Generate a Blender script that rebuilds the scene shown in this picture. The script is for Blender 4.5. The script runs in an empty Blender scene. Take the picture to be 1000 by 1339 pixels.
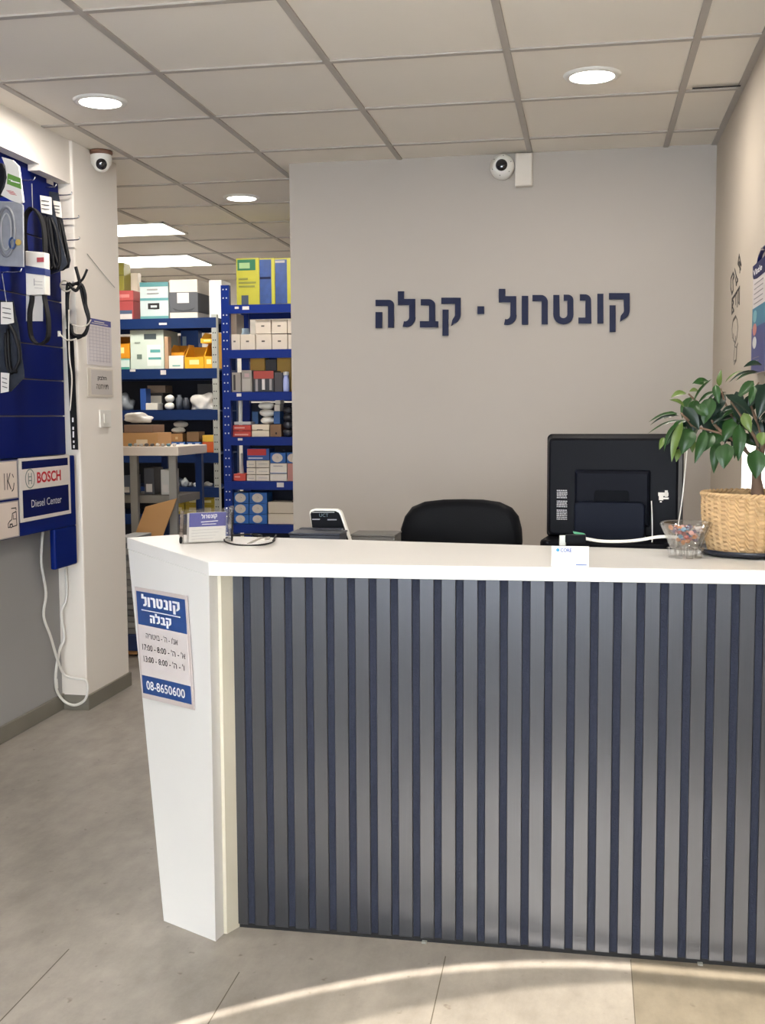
import bpy, bmesh, math, random
from mathutils import Vector, Matrix
random.seed(7)
C = bpy.context.scene.collection
PI = math.pi

# ------------------------------------------------------------------ camera, world, sun, exposure
CAM = Vector((0, 0, 1.31)); FPX = 1476.2
RT = Vector((0.9837121, 0.1796769, -0.0051667))
DN = Vector((0.0103296, -0.0852032, -0.9963101))
FW = Vector((-0.1794542, 0.9800289, -0.0856714))
cd = bpy.data.cameras.new('camera'); cam = bpy.data.objects.new('camera', cd); C.objects.link(cam)
cd.sensor_fit = 'AUTO'; cd.sensor_width = 36; cd.lens = 36 * FPX / 1339; cd.clip_start = 0.05
cam.matrix_world = Matrix(((RT.x, -DN.x, -FW.x, CAM.x), (RT.y, -DN.y, -FW.y, CAM.y), (RT.z, -DN.z, -FW.z, CAM.z), (0, 0, 0, 1)))
bpy.context.scene.camera = cam
sc = bpy.context.scene
sc.view_settings.view_transform = 'Standard'; sc.view_settings.look = 'None'
sc.view_settings.gamma = 1; sc.view_settings.use_curve_mapping = False
EXPOSURE = 0.70
sc.view_settings.exposure = EXPOSURE
try:
    sc.cycles.use_denoising = True; sc.cycles.max_bounces = 10; sc.cycles.transparent_max_bounces = 16
    sc.cycles.caustics_reflective = False; sc.cycles.caustics_refractive = False; sc.cycles.sample_clamp_indirect = 6
except Exception: pass

SKY = 24.5; SUN = 19; DOWN = 6.5; PANEL = 10
w = bpy.data.worlds.new('sky'); sc.world = w; w.use_nodes = True
wb = w.node_tree.nodes['Background']; wb.inputs[0].default_value = (0.89, 0.965, 1.07, 1); wb.inputs[1].default_value = SKY
sd = bpy.data.lights.new('sun', 'SUN'); so = bpy.data.objects.new('sun', sd); C.objects.link(so)
SUN_T = 0.55
sd.energy = SUN; sd.angle = 0.004; sd.color = (1, 0.92, 0.80)
so.location = (0, -4, 5); so.rotation_euler = Vector((0, 1, -SUN_T)).to_track_quat('-Z', 'Y').to_euler()

# ------------------------------------------------------------------ pixel -> point on a plane of the place (1000x1339 frame)
def ray(u, v): return RT * (u - 500) + DN * (v - 669.5) + FW * FPX
def on_z(u, v, z): d = ray(u, v); return CAM + d * ((z - CAM.z) / d.z)
def on_y(u, v, y): d = ray(u, v); return CAM + d * (y / d.y)
def on_x(u, v, x): d = ray(u, v); return CAM + d * (x / d.x)

# ------------------------------------------------------------------ materials
def lin(c):
    c /= 255.0
    return c / 12.92 if c <= 0.04045 else ((c + 0.055) / 1.055) ** 2.4
def rgb(r, g, b): return (lin(r), lin(g), lin(b), 1)
MATS = {}
def mat(name, col, rough=0.5, metal=0.0, var=0.06, scale=8.0, bump=0.0, bscale=60.0, spec=0.5, stretch=(1, 1, 1), trans=0.0, coat=0.0, emit=None, estr=0.0):
    if name in MATS: return MATS[name]
    m = bpy.data.materials.new(name); m.use_nodes = True; nt = m.node_tree; b = nt.nodes['Principled BSDF']
    b.inputs['Roughness'].default_value = rough; b.inputs['Metallic'].default_value = metal
    b.inputs['Specular IOR Level'].default_value = spec; b.inputs['Transmission Weight'].default_value = trans
    b.inputs['Coat Weight'].default_value = coat
    b.inputs['Base Color'].default_value = col
    tc = nt.nodes.new('ShaderNodeTexCoord'); mp = nt.nodes.new('ShaderNodeMapping'); mp.inputs['Scale'].default_value = stretch
    nt.links.new(tc.outputs['Object'], mp.inputs[0])
    if var:
        n = nt.nodes.new('ShaderNodeTexNoise'); n.inputs['Scale'].default_value = scale; n.inputs['Detail'].default_value = 4
        nt.links.new(mp.outputs[0], n.inputs['Vector'])
        mx = nt.nodes.new('ShaderNodeMixRGB')
        mx.inputs[1].default_value = tuple(x * (1 - var) for x in col[:3]) + (1,)
        mx.inputs[2].default_value = tuple(min(1, x * (1 + var)) for x in col[:3]) + (1,)
        nt.links.new(n.outputs[0], mx.inputs[0]); nt.links.new(mx.outputs[0], b.inputs['Base Color'])
    if bump:
        n2 = nt.nodes.new('ShaderNodeTexNoise'); n2.inputs['Scale'].default_value = bscale; n2.inputs['Detail'].default_value = 3
        nt.links.new(mp.outputs[0], n2.inputs['Vector'])
        bp = nt.nodes.new('ShaderNodeBump'); bp.inputs['Strength'].default_value = bump; bp.inputs['Distance'].default_value = 0.002
        nt.links.new(n2.outputs[0], bp.inputs['Height']); nt.links.new(bp.outputs[0], b.inputs['Normal'])
    if emit:
        b.inputs['Emission Color'].default_value = emit; b.inputs['Emission Strength'].default_value = estr
    MATS[name] = m; return m
def pm(r, g, b, rough=0.5, **k): return mat('paint_%d_%d_%d_%d' % (r, g, b, rough * 100), rgb(r, g, b), rough, **k)

def floor_mat():
    m = bpy.data.materials.new('worn_floor'); m.use_nodes = True; nt = m.node_tree; b = nt.nodes['Principled BSDF']
    tc = nt.nodes.new('ShaderNodeTexCoord')
    def noise(scale, detail, rough=0.6, st=(1, 1, 1)):
        mp = nt.nodes.new('ShaderNodeMapping'); mp.inputs['Scale'].default_value = st; nt.links.new(tc.outputs['Object'], mp.inputs[0])
        n = nt.nodes.new('ShaderNodeTexNoise'); n.inputs['Scale'].default_value = scale; n.inputs['Detail'].default_value = detail; n.inputs['Roughness'].default_value = rough
        nt.links.new(mp.outputs[0], n.inputs['Vector']); return n
    n1 = noise(2.2, 8, 0.65); n2 = noise(14, 6, 0.7, (1, 0.45, 1)); n3 = noise(90, 3)
    r = nt.nodes.new('ShaderNodeValToRGB'); e = r.color_ramp.elements
    e[0].position = 0.3; e[0].color = rgb(116, 110, 103); e[1].position = 0.72; e[1].color = rgb(168, 161, 152)
    a = nt.nodes.new('ShaderNodeMath'); a.operation = 'MULTIPLY_ADD'; a.inputs[1].default_value = 0.45
    nt.links.new(n2.outputs[0], a.inputs[0])
    a2 = nt.nodes.new('ShaderNodeMath'); a2.operation = 'MULTIPLY_ADD'; a2.inputs[1].default_value = 0.5; a2.inputs[2].default_value = 0.03
    nt.links.new(n1.outputs[0], a2.inputs[0]); nt.links.new(a2.outputs[0], a.inputs[2])
    nt.links.new(a.outputs[0], r.inputs[0])
    # dark scuffs with a shape of their own
    v = noise(26, 2); rs = nt.nodes.new('ShaderNodeValToRGB'); rs.color_ramp.elements[0].position = 0.69; rs.color_ramp.elements[1].position = 0.76
    nt.links.new(v.outputs[0], rs.inputs[0])
    mx = nt.nodes.new('ShaderNodeMixRGB'); mx.inputs[2].default_value = rgb(84, 72, 58)
    sm = nt.nodes.new('ShaderNodeMath'); sm.operation = 'MULTIPLY'; sm.inputs[1].default_value = 0.55
    nt.links.new(rs.outputs[0], sm.inputs[0]); nt.links.new(sm.outputs[0], mx.inputs[0]); nt.links.new(r.outputs[0], mx.inputs[1])
    nt.links.new(mx.outputs[0], b.inputs['Base Color'])
    rr = nt.nodes.new('ShaderNodeMapRange'); rr.inputs[3].default_value = 0.28; rr.inputs[4].default_value = 0.5
    nt.links.new(n1.outputs[0], rr.inputs[0]); nt.links.new(rr.outputs[0], b.inputs['Roughness'])
    b.inputs['Specular IOR Level'].default_value = 0.35
    bp = nt.nodes.new('ShaderNodeBump'); bp.inputs['Strength'].default_value = 0.12; bp.inputs['Distance'].default_value = 0.002
    nt.links.new(n3.outputs[0], bp.inputs['Height']); nt.links.new(bp.outputs[0], b.inputs['Normal'])
    return m
def pane_mat(name, tint):
    m = bpy.data.materials.new(name); m.use_nodes = True; nt = m.node_tree; nt.nodes.remove(nt.nodes['Principled BSDF'])
    t = nt.nodes.new('ShaderNodeBsdfTransparent'); t.inputs[0].default_value = tint
    g = nt.nodes.new('ShaderNodeBsdfGlossy'); g.inputs['Roughness'].default_value = 0.05
    x = nt.nodes.new('ShaderNodeMixShader'); x.inputs[0].default_value = 0.05
    nt.links.new(t.outputs[0], x.inputs[1]); nt.links.new(g.outputs[0], x.inputs[2])
    nt.links.new(x.outputs[0], nt.nodes['Material Output'].inputs[0]); return m
def glassy(name, tint, edge):   # thin clear material: see-through face on, shiny towards its edges
    m = bpy.data.materials.new(name); m.use_nodes = True; nt = m.node_tree; nt.nodes.remove(nt.nodes['Principled BSDF'])
    t = nt.nodes.new('ShaderNodeBsdfTransparent'); t.inputs[0].default_value = tint
    g = nt.nodes.new('ShaderNodeBsdfGlossy'); g.inputs['Roughness'].default_value = 0.06
    lw = nt.nodes.new('ShaderNodeLayerWeight'); lw.inputs[0].default_value = edge * 0.5
    mr = nt.nodes.new('ShaderNodeMapRange'); mr.inputs[3].default_value = 0.06; mr.inputs[4].default_value = 0.85
    nt.links.new(lw.outputs['Facing'], mr.inputs[0])
    x = nt.nodes.new('ShaderNodeMixShader'); nt.links.new(mr.outputs[0], x.inputs[0])
    nt.links.new(t.outputs[0], x.inputs[1]); nt.links.new(g.outputs[0], x.inputs[2])
    nt.links.new(x.outputs[0], nt.nodes['Material Output'].inputs[0]); return m
def straw_mat():
    m = mat('woven_straw', rgb(192, 162, 122), 0.8, spec=0.15, var=0.45, scale=45, bump=0.5, bscale=240, stretch=(1, 1, 2.5)); return m

WALLGREY = mat('grey_wall_paint', rgb(178, 171, 163), 0.85, var=0.03, scale=1.5, bump=0.05, bscale=180)
WALLCREAM = mat('cream_wall_paint', rgb(188, 178, 164), 0.85, var=0.03, scale=2, bump=0.06, bscale=150)
WALLWHITE = mat('white_wall_paint', rgb(236, 230, 222), 0.8, var=0.03, scale=2.5, bump=0.06, bscale=120)
WALLSTORE = mat('storeroom_wall_paint', rgb(225, 220, 212), 0.85, var=0.03)
TILE = mat('ceiling_tile', rgb(236, 229, 218), 0.9, var=0.025, scale=3, bump=0.08, bscale=220)
TBAR = mat('ceiling_bar', rgb(176, 169, 161), 0.5, var=0.03)
WHITEL = mat('white_laminate', rgb(230, 229, 226), 0.28, var=0.015)
CREAMTRIM = mat('cream_edge_trim', rgb(214, 208, 190), 0.4, var=0.02)
SLAT = mat('brushed_grey_slat', rgb(76, 77, 81), 0.31, metal=0.7, spec=0.3, var=0.10, scale=30, stretch=(9, 1, 0.15))
FELT = mat('dark_blue_felt', rgb(50, 54, 68), 0.95, spec=0.15, var=0.25, scale=190, bump=0.6, bscale=260)
BLACKP = mat('black_plastic', rgb(15, 16, 21), 0.42, spec=0.06, var=0.08)
BLACKM = mat('matte_black_plastic', rgb(17, 19, 27), 0.5, spec=0.06, var=0.08)
RUBBER = mat('black_rubber', rgb(16, 16, 19), 0.55, spec=0.3, var=0.1)
LEATHER = mat('black_leatherette', rgb(17, 18, 21), 0.45, spec=0.06, var=0.08, bump=0.2, bscale=300)
NAVY = mat('navy_lettering', rgb(15, 24, 58), 0.5, spec=0.2, var=0.04)
BLUED = mat('blue_display_panel', rgb(7, 22, 88), 0.5, spec=0.08, var=0.08, scale=3)
BLUEB = mat('blue_display_bar', rgb(6, 30, 104), 0.4, spec=0.1, var=0.06, scale=3)
BLUES = mat('blue_shelf_steel', rgb(12, 40, 118), 0.4, spec=0.2, var=0.08, scale=4)
BLUES2 = mat('old_blue_shelf_steel', rgb(18, 42, 88), 0.45, spec=0.2, var=0.12, scale=4)
GALV = mat('galvanised_steel', rgb(176, 178, 172), 0.4, metal=0.4, var=0.1, scale=12)
CHROME = mat('chrome_wire', rgb(196, 196, 198), 0.22, metal=0.9, var=0.03)
WHITEP = mat('white_plastic', rgb(232, 230, 224), 0.35, var=0.02)
OFFW = mat('offwhite_plastic', rgb(214, 206, 194), 0.4, var=0.02)
LENSM = mat('camera_lens', rgb(12, 14, 26), 0.08, var=0.0, coat=0.5)
PAPER = mat('white_paper', rgb(228, 224, 216), 0.8, var=0.02)
PAPER2 = mat('grey_white_paper', rgb(208, 203, 200), 0.7, var=0.03)
SIGNBLUE = mat('sign_blue', rgb(28, 72, 140), 0.4, var=0.04)
SIGNNAVY = mat('sign_navy', rgb(6, 18, 76), 0.4, spec=0.1, var=0.04)
REDINK = mat('red_ink', rgb(190, 30, 44), 0.5, var=0.03)
WHITEINK = mat('white_ink', rgb(240, 240, 240), 0.5, var=0.0)
DARKINK = mat('dark_ink', rgb(58, 54, 54), 0.6, var=0.0)
GREYINK = mat('grey_ink', rgb(150, 146, 146), 0.6, var=0.0)
PURPLE = mat('violet_print', rgb(72, 76, 150), 0.4, var=0.08)
CARDB = mat('brown_cardboard', rgb(186, 142, 94), 0.85, var=0.08, scale=10)
SKIRT = mat('grey_skirting', rgb(120, 116, 106), 0.6, var=0.12, scale=6)
DARK = mat('dark_gap', rgb(28, 28, 30), 0.8, var=0.0)
GLASS = glassy('clear_glass', (0.975, 0.98, 0.98, 1), 0.42)
ACRYL = glassy('clear_acrylic', (0.97, 0.97, 0.97, 1), 0.25)
SOIL = mat('dark_soil', rgb(70, 52, 40), 0.95, var=0.3, scale=60, bump=0.8, bscale=120)
BARK = mat('fig_bark', rgb(110, 88, 72), 0.8, var=0.2, scale=40, bump=0.4, bscale=120)
STRAW = straw_mat()
LED = mat('lamp_diffuser', rgb(255, 250, 240), 0.5, var=0.0, emit=(1, 0.95, 0.86, 1), estr=6)
LEDS = mat('panel_diffuser', rgb(255, 255, 250), 0.5, var=0.0, emit=(1, 0.97, 0.90, 1), estr=6.5)

# ------------------------------------------------------------------ mesh helpers
def B(): return bmesh.new()
def obj(name, bm, m, parent=None, smooth=False, bevel=0.0, seg=2):
    bmesh.ops.recalc_face_normals(bm, faces=bm.faces)
    me = bpy.data.meshes.new(name); vs = [v.co for v in bm.verts]
    if parent is None:
        lo = Vector((min(v[i] for v in vs) for i in range(3))); hi = Vector((max(v[i] for v in vs) for i in range(3)))
        base = Vector(((lo.x + hi.x) / 2, (lo.y + hi.y) / 2, lo.z))
    else:
        base = Vector(parent['_org'])
    bmesh.ops.translate(bm, verts=bm.verts, vec=-base)
    bm.to_mesh(me); bm.free(); me.materials.append(m)
    if smooth:
        for p in me.polygons: p.use_smooth = True
    o = bpy.data.objects.new(name, me); C.objects.link(o)
    o['_org'] = tuple(base)
    if parent is None: o.location = base
    else: o.parent = parent
    if bevel:
        b = o.modifiers.new('bevel', 'BEVEL'); b.width = bevel; b.segments = seg; b.limit_method = 'ANGLE'; b.angle_limit = 0.6
    return o
def tag(o, label, cat, group=None, kind=None):
    o['label'] = label; o['category'] = cat
    if group: o['group'] = group
    if kind: o['kind'] = kind
    return o
def thing(name, loc, label, cat, group=None):
    o = bpy.data.objects.new(name, None); C.objects.link(o); o.location = loc; o['_org'] = tuple(loc); o.empty_display_size = 0.05
    return tag(o, label, cat, group)
def struct(name, bm, m, **k):
    o = obj(name, bm, m, **k)
    if not k.get('parent'): o['kind'] = 'structure'
    return o
def hexa(bm, p):   # p: 4 bottom/back points then 4 matching top/front points
    v = [bm.verts.new(Vector(q)) for q in p]
    for f in ((0, 1, 2, 3), (7, 6, 5, 4), (0, 4, 5, 1), (1, 5, 6, 2), (2, 6, 7, 3), (3, 7, 4, 0)): bm.faces.new([v[i] for i in f])
def box(bm, x0, y0, z0, x1, y1, z1):
    hexa(bm, [(x0, y0, z0), (x1, y0, z0), (x1, y1, z0), (x0, y1, z0), (x0, y0, z1), (x1, y0, z1), (x1, y1, z1), (x0, y1, z1)]); return bm
def bx(*a): return box(B(), *a)
def prism(bm, poly, d):   # poly: list of Vectors (planar), extruded by vector d
    d = Vector(d); a = [bm.verts.new(Vector(p)) for p in poly]; b = [bm.verts.new(Vector(p) + d) for p in poly]; n = len(poly)
    bm.faces.new(a[::-1]); bm.faces.new(b)
    for i in range(n): bm.faces.new((a[i], a[(i + 1) % n], b[(i + 1) % n], b[i]))
    return bm
def frame(d):
    d = d.normalized(); u = d.cross(Vector((0, 0, 1)))
    if u.length < 1e-3: u = Vector((1, 0, 0))
    u.normalize(); return u, d.cross(u)
def tube(bm, pts, r, n=8, close=False, flat=1.0):
    pts = [Vector(p) for p in pts]; rings = []; N = len(pts); pu = None
    for i, p in enumerate(pts):
        a = pts[(i - 1) % N] if (close or i > 0) else p; c = pts[(i + 1) % N] if (close or i < N - 1) else p
        d = (c - a).normalized()
        if pu is None: u, w_ = frame(d)
        else:
            u = pu - d * pu.dot(d)
            u = u.normalized() if u.length > 1e-6 else frame(d)[0]
            w_ = d.cross(u)
        pu = u; rr = r[i] if isinstance(r, (list, tuple)) else r
        rings.append([bm.verts.new(p + u * (math.cos(2 * PI * k / n) * rr) + w_ * (math.sin(2 * PI * k / n) * rr * flat)) for k in range(n)])
    for i in range(N if close else N - 1):
        A, D = rings[i], rings[(i + 1) % N]
        for k in range(n): bm.faces.new((A[k], A[(k + 1) % n], D[(k + 1) % n], D[k]))
    if not close: bm.faces.new(rings[0][::-1]); bm.faces.new(rings[-1])
    return bm
def smooth_pts(pts, n=6, close=False):
    pts = [Vector(p) for p in pts]; out = []; N = len(pts)
    for i in range(N if close else N - 1):
        p0 = pts[(i - 1) % N] if (close or i > 0) else pts[0]; p1 = pts[i]; p2 = pts[(i + 1) % N]; p3 = pts[(i + 2) % N] if (close or i < N - 2) else pts[-1]
        for k in range(n):
            t = k / n; out.append(0.5 * ((2 * p1) + (p2 - p0) * t + (2 * p0 - 5 * p1 + 4 * p2 - p3) * t * t + (3 * p1 - p0 - 3 * p2 + p3) * t ** 3))
    if not close: out.append(pts[-1])
    return out
def lathe(bm, c, prof, n=32, disp=None, axis=None):
    # prof: (radius, height) list; axis: optional (u, v, w) frame
    c = Vector(c); u, v_, w_ = axis or (Vector((1, 0, 0)), Vector((0, 1, 0)), Vector((0, 0, 1))); rings = []
    for j, (r, z) in enumerate(prof):
        if r < 1e-6: rings.append([bm.verts.new(c + w_ * z)])
        else:
            ring = []
            for k in range(n):
                a = 2 * PI * k / n; rr = r + (disp(j, k, a) if disp else 0)
                ring.append(bm.verts.new(c + u * (rr * math.cos(a)) + v_ * (rr * math.sin(a)) + w_ * z))
            rings.append(ring)
    for A, D in zip(rings, rings[1:]):
        if len(A) == 1 and len(D) == 1: continue
        for k in range(n):
            k2 = (k + 1) % n
            if len(A) == 1: bm.faces.new((A[0], D[k2], D[k]))
            elif len(D) == 1: bm.faces.new((A[k], A[k2], D[0]))
            else: bm.faces.new((A[k], A[k2], D[k2], D[k]))
    return bm
def cyl(bm, p0, p1, r, n=16): return tube(bm, [p0, p1], r, n)
def ball(bm, c, rx, ry, rz, n=12, m=8):
    rings = []; c = Vector(c)
    for j in range(m + 1):
        t = PI * j / m; r = math.sin(t)
        if j in (0, m): rings.append([bm.verts.new(c + Vector((0, 0, rz * math.cos(t))))])
        else: rings.append([bm.verts.new(c + Vector((rx * r * math.cos(2 * PI * k / n), ry * r * math.sin(2 * PI * k / n), rz * math.cos(t)))) for k in range(n)])
    for A, D in zip(rings, rings[1:]):
        for k in range(n):
            k2 = (k + 1) % n
            if len(A) == 1: bm.faces.new((A[0], D[k], D[k2]))
            elif len(D) == 1: bm.faces.new((A[k], D[0], A[k2]))
            else: bm.faces.new((A[k], D[k], D[k2], A[k2]))
    return bm
def lumps(bm, c, r, seed, n=14, m=10, amp=0.3, sq=(1, 1, 1)):   # crumpled film or filled bag
    rnd = random.Random(seed); ph = [(rnd.uniform(-5, 5), rnd.uniform(-5, 5), rnd.uniform(-5, 5), rnd.uniform(0, 6)) for _ in range(7)]
    b0 = len(bm.verts); ball(bm, (0, 0, 0), 1, 1, 1, n, m); bm.verts.ensure_lookup_table()
    for v in list(bm.verts)[b0:]:
        p = v.co.copy(); k = 1 + amp * sum(math.sin(p.x * a + p.y * b_ + p.z * g + h) for a, b_, g, h in ph) / 3.0
        v.co = Vector(c) + Vector((p.x * r * k * sq[0], p.y * r * k * sq[1], p.z * r * k * sq[2]))
    return bm
def rrect(w_, h_, r, n=5, corners=(1, 1, 1, 1)):
    out = []
    for i, (cx, cy, a0) in enumerate(((w_ - r, h_ - r, 0), (-w_ + r, h_ - r, 90), (-w_ + r, -h_ + r, 180), (w_ - r, -h_ + r, 270))):
        if corners[i]:
            for k in range(n + 1):
                a = math.radians(a0 + 90 * k / n); out.append((cx + r * math.cos(a), cy + r * math.sin(a)))
        else: out.append(((w_ if i in (0, 3) else -w_), (h_ if i < 2 else -h_)))
    return out
TXT = {}
def text_mesh(body, bold=0.0):
    key = (body, bold)
    if key not in TXT:
        cu = bpy.data.curves.new('t', 'FONT'); cu.body = body; cu.size = 1; cu.resolution_u = 3; cu.offset = bold; cu.fill_mode = 'FRONT'
        o = bpy.data.objects.new('t', cu); C.objects.link(o); dg = bpy.context.evaluated_depsgraph_get(); dg.update()
        me = bpy.data.meshes.new_from_object(o.evaluated_get(dg)); vs = [(v.co.x, v.co.y) for v in me.vertices]; fs = [tuple(p.vertices) for p in me.polygons]
        bpy.data.objects.remove(o); bpy.data.curves.remove(cu); bpy.data.meshes.remove(me); TXT[key] = (vs, fs)
    return TXT[key]
class Face:
    """a four-cornered surface of a thing; (u, v) in 0..1 from its lower-left corner, d = height above it"""
    def __init__(s, bl, br, tr, tl):
        s.c = [Vector(p) for p in (bl, br, tr, tl)]; s.n = ((s.c[1] - s.c[0]).cross(s.c[3] - s.c[0])).normalized()
    def p(s, u, v, d=0.0):
        a, b, c, e = s.c; return a * ((1 - u) * (1 - v)) + b * (u * (1 - v)) + c * (u * v) + e * ((1 - u) * v) + s.n * d
    def rect(s, bm, u0, v0, u1, v1, d0, d1):
        hexa(bm, [s.p(u0, v0, d0), s.p(u1, v0, d0), s.p(u1, v1, d0), s.p(u0, v1, d0), s.p(u0, v0, d1), s.p(u1, v0, d1), s.p(u1, v1, d1), s.p(u0, v1, d1)]); return bm
    def poly(s, bm, pts, d0, d1):
        prism(bm, [s.p(u, v, d0) for u, v in pts], s.n * (d1 - d0)); return bm
    def text(s, bm, body, u0, v0, u1, v1, d, bold=0.0, shear=0.0):
        vs, fs = text_mesh(body, bold)
        if not vs: return bm
        x0 = min(a for a, _ in vs); x1 = max(a for a, _ in vs); y0 = min(b for _, b in vs); y1 = max(b for _, b in vs)
        q = [bm.verts.new(s.p(u0 + (u1 - u0) * (x - x0) / (x1 - x0), v0 + (v1 - v0) * (y - y0) / (y1 - y0), d)) for x, y in vs]
        for f in fs:
            try: bm.faces.new([q[i] for i in f])
            except ValueError: pass
        return bm
    def line(s, bm, pts, w_, d0, d1):   # printed stroke
        for (a, b), (c, e) in zip(pts, pts[1:]):
            A = s.p(a, b); D = s.p(c, e); t = (D - A); l = t.length
            if l < 1e-6: continue
            t /= l; o = s.n.cross(t) * (w_ / 2); A = A - t * w_ * .3; D = D + t * w_ * .3
            prism(bm, [A - o + s.n * d0, D - o + s.n * d0, D + o + s.n * d0, A + o + s.n * d0], s.n * (d1 - d0))
        return bm
def fy(u0, v0, u1, v1, y):   # upright face towards the front at depth y, seen between those frame positions
    a = on_y(u0, v1, y); b = on_y(u1, v0, y); return Face((a.x, y, a.z), (b.x, y, a.z), (b.x, y, b.z), (a.x, y, b.z))

# ================================================================== SETTING
H = 2.494; XR = 0.541; YW = 5.285; XL = -2.32; XC = -2.20; YC0 = 4.65; YC1 = 5.12; YFRONT = -1.5; YBACK = 9.6; XSL = -4.3; XSR = 1.6
FLOORM = floor_mat()
struct('floor', bx(XSL, YFRONT - 0.2, -0.08, XSR, YBACK, 0.0), FLOORM)
FL2 = FLOORM.copy(); FL2.name = 'stained_dimmed_tile'  # dirtier tile, its colour also lowered where less sun falls
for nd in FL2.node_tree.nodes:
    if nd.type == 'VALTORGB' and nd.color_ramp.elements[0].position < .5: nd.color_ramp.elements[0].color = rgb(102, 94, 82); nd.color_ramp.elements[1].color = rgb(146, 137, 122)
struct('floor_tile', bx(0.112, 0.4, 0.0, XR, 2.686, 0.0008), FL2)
# floor joints
b = B()
for (x0, y0, x1, y1) in ((-0.80, 2.46, -0.758, -1.4), (-0.33, 2.62, -0.25, -1.4), (0.111, 2.68, 0.105, -1.4), (-1.25, 2.5, -1.22, -1.4)):
    prism(b, [Vector((x0 - .0012, y0, 0.0003)), Vector((x0 + .0012, y0, 0.0003)), Vector((x1 + .0012, y1, 0.0003)), Vector((x1 - .0012, y1, 0.0003))], (0, 0, 0.0004))
struct('trim_1', b, mat('floor_joint', rgb(92, 84, 74), 0.8, var=0.1))
struct('ceiling', bx(XSL, YFRONT, H, XSR, YBACK, H + 0.05), TILE)
# ceiling grid
b = B(); GX, GY = -2.678, 3.808; hb = 0.012
for i in range(-3, 8):
    x = GX + 0.6 * i
    if XSL < x < XSR: box(b, x - hb, YFRONT, H - 0.006, x + hb, YBACK, H)
for j in range(-9, 10):
    y = GY + 0.6 * j
    if YFRONT < y < YBACK: box(b, XSL, y - hb, H - 0.0055, XSR, y + hb, H)
box(b, XR - 0.024, YFRONT, H - 0.005, XR, YW, H)
struct('trim_2', b, TBAR)
b = bx(XL, YW - 0.004, H - 0.006, XR, YW - 0.0005, H - 0.0005); box(b, -2.212, 2.0, H - 0.006, -2.2, YC0, H - 0.0005); b.free()
struct('wall_back', bx(-1.407, YW, 0, XSR, YW + 0.12, H), WALLGREY)
struct('wall_right', bx(XR, YFRONT, 0, XR + 0.12, YW, H), WALLCREAM)
struct('wall_left', bx(XL - 0.12, YFRONT, 0, XL, YC0, H), mat('grey_white_wall_paint', rgb(158, 157, 156), 0.85, var=0.04, scale=2, bump=0.06, bscale=150))
struct('wall_column', bx(XL - 0.12, YC0, 0, XC, YC1, H), WALLWHITE, bevel=0.006)
struct('trim_3', bx(XL, YFRONT, 2.335, -2.212, 4.37, H), WALLWHITE)
struct('trim_4', bx(XL, 4.37, 2.31, -2.212, YC0, H), WALLWHITE)
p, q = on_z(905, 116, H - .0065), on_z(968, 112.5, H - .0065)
struct('ceiling_gap_shade', bx(p.x, p.y - .012, H - .0075, min(q.x, XR - .002), p.y + .004, H - .0062), DARK)  # dark strip for the shade inside a lifted tile's gap
# skirting
b = bx(XL, YFRONT, 0, XL + 0.012, YC0, 0.07); struct('baseboard_left', b, SKIRT, bevel=0.003)
b = bx(XL + 0.012, YC0 - 0.012, 0, XC + 0.012, YC0, 0.065); box(b, XC, YC0, 0, XC + 0.012, YC1, 0.065); struct('baseboard_column', b, SKIRT)
b = bx(-1.407, YW - 0.012, 0, XR, YW, 0.08); struct('baseboard_back', b, mat('grey_baseboard', rgb(140, 134, 126), 0.6))
# storeroom shell
struct('wall_storeroom_left', bx(XSL - 0.1, YC1, 0, XSL, YBACK, H), WALLSTORE)
struct('wall_storeroom_back', bx(XSL, YBACK, 0, XSR, YBACK + 0.1, H), WALLSTORE)
struct('wall_storeroom_right', bx(XSR, YW + 0.12, 0, XSR + 0.1, YBACK, H), WALLSTORE)
struct('wall_storeroom_front', bx(XSL, YC1 - 0.12, 0, XL - 0.12, YC1, H), WALLSTORE)
# unseen shop front: arch and slit above the panes shaped to draw sun arcs
def arch(x): return 1.58 * SUN_T + SUN_T * (2.655 - 0.45 * max(-1.3, x - 0.12) ** 2 if x < 0.12 else 2.655 - 0.02 * (x - 0.12))
XO = -1.65
xs = [XO + (XR - XO) * k / 40 for k in range(41)]
b = B(); prism(b, [Vector((x, YFRONT, arch(x))) for x in xs] + [Vector((XR, YFRONT, H)), Vector((XL, YFRONT, H)), Vector((XL, YFRONT, 0)), Vector((XO, YFRONT, 0))], (0, -0.08, 0))
struct('wall_front', b, WALLWHITE)
b = B(); prism(b, [Vector((x, YFRONT - 0.03, arch(x) - 0.039)) for x in xs] + [Vector((XR, YFRONT - 0.03, 0.0)), Vector((XO, YFRONT - 0.03, 0.0))], (0, -0.004, 0))
struct('glow_block', bx(XO, YFRONT - 0.08, 0, XR, YFRONT - 0.036, 0.62), mat('glow_block_base', rgb(70, 70, 74), .6))  # solid base added to keep outside glow out of the slat reflections
o = struct('window_2', b, pane_mat('tinted_shopfront_glass', (0.70, 0.70, 0.69, 1)))  # pane dimmed so the bare slit above falls as a bright arc
b = B()
prism(b, [Vector((x, YFRONT - 0.038, arch(x) - 0.036)) for x in xs] + [Vector((x, YFRONT - 0.038, arch(x) - 0.070 - 0.10 * max(0, .1 - x))) for x in reversed(xs)], (0, -0.004, 0))
obj('sun_arc_film', b, pane_mat('arc_dimming_film', (0.58, 0.58, 0.57, 1)), o)  # unseen film added to dim a band inside the sun arc

# unseen slab added to block the sun, all but a strip
struct('sun_block_slab', bx(-4.0, -5.6, 2.45, 3.0, -3.3, 2.52), WALLSTORE)
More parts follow.
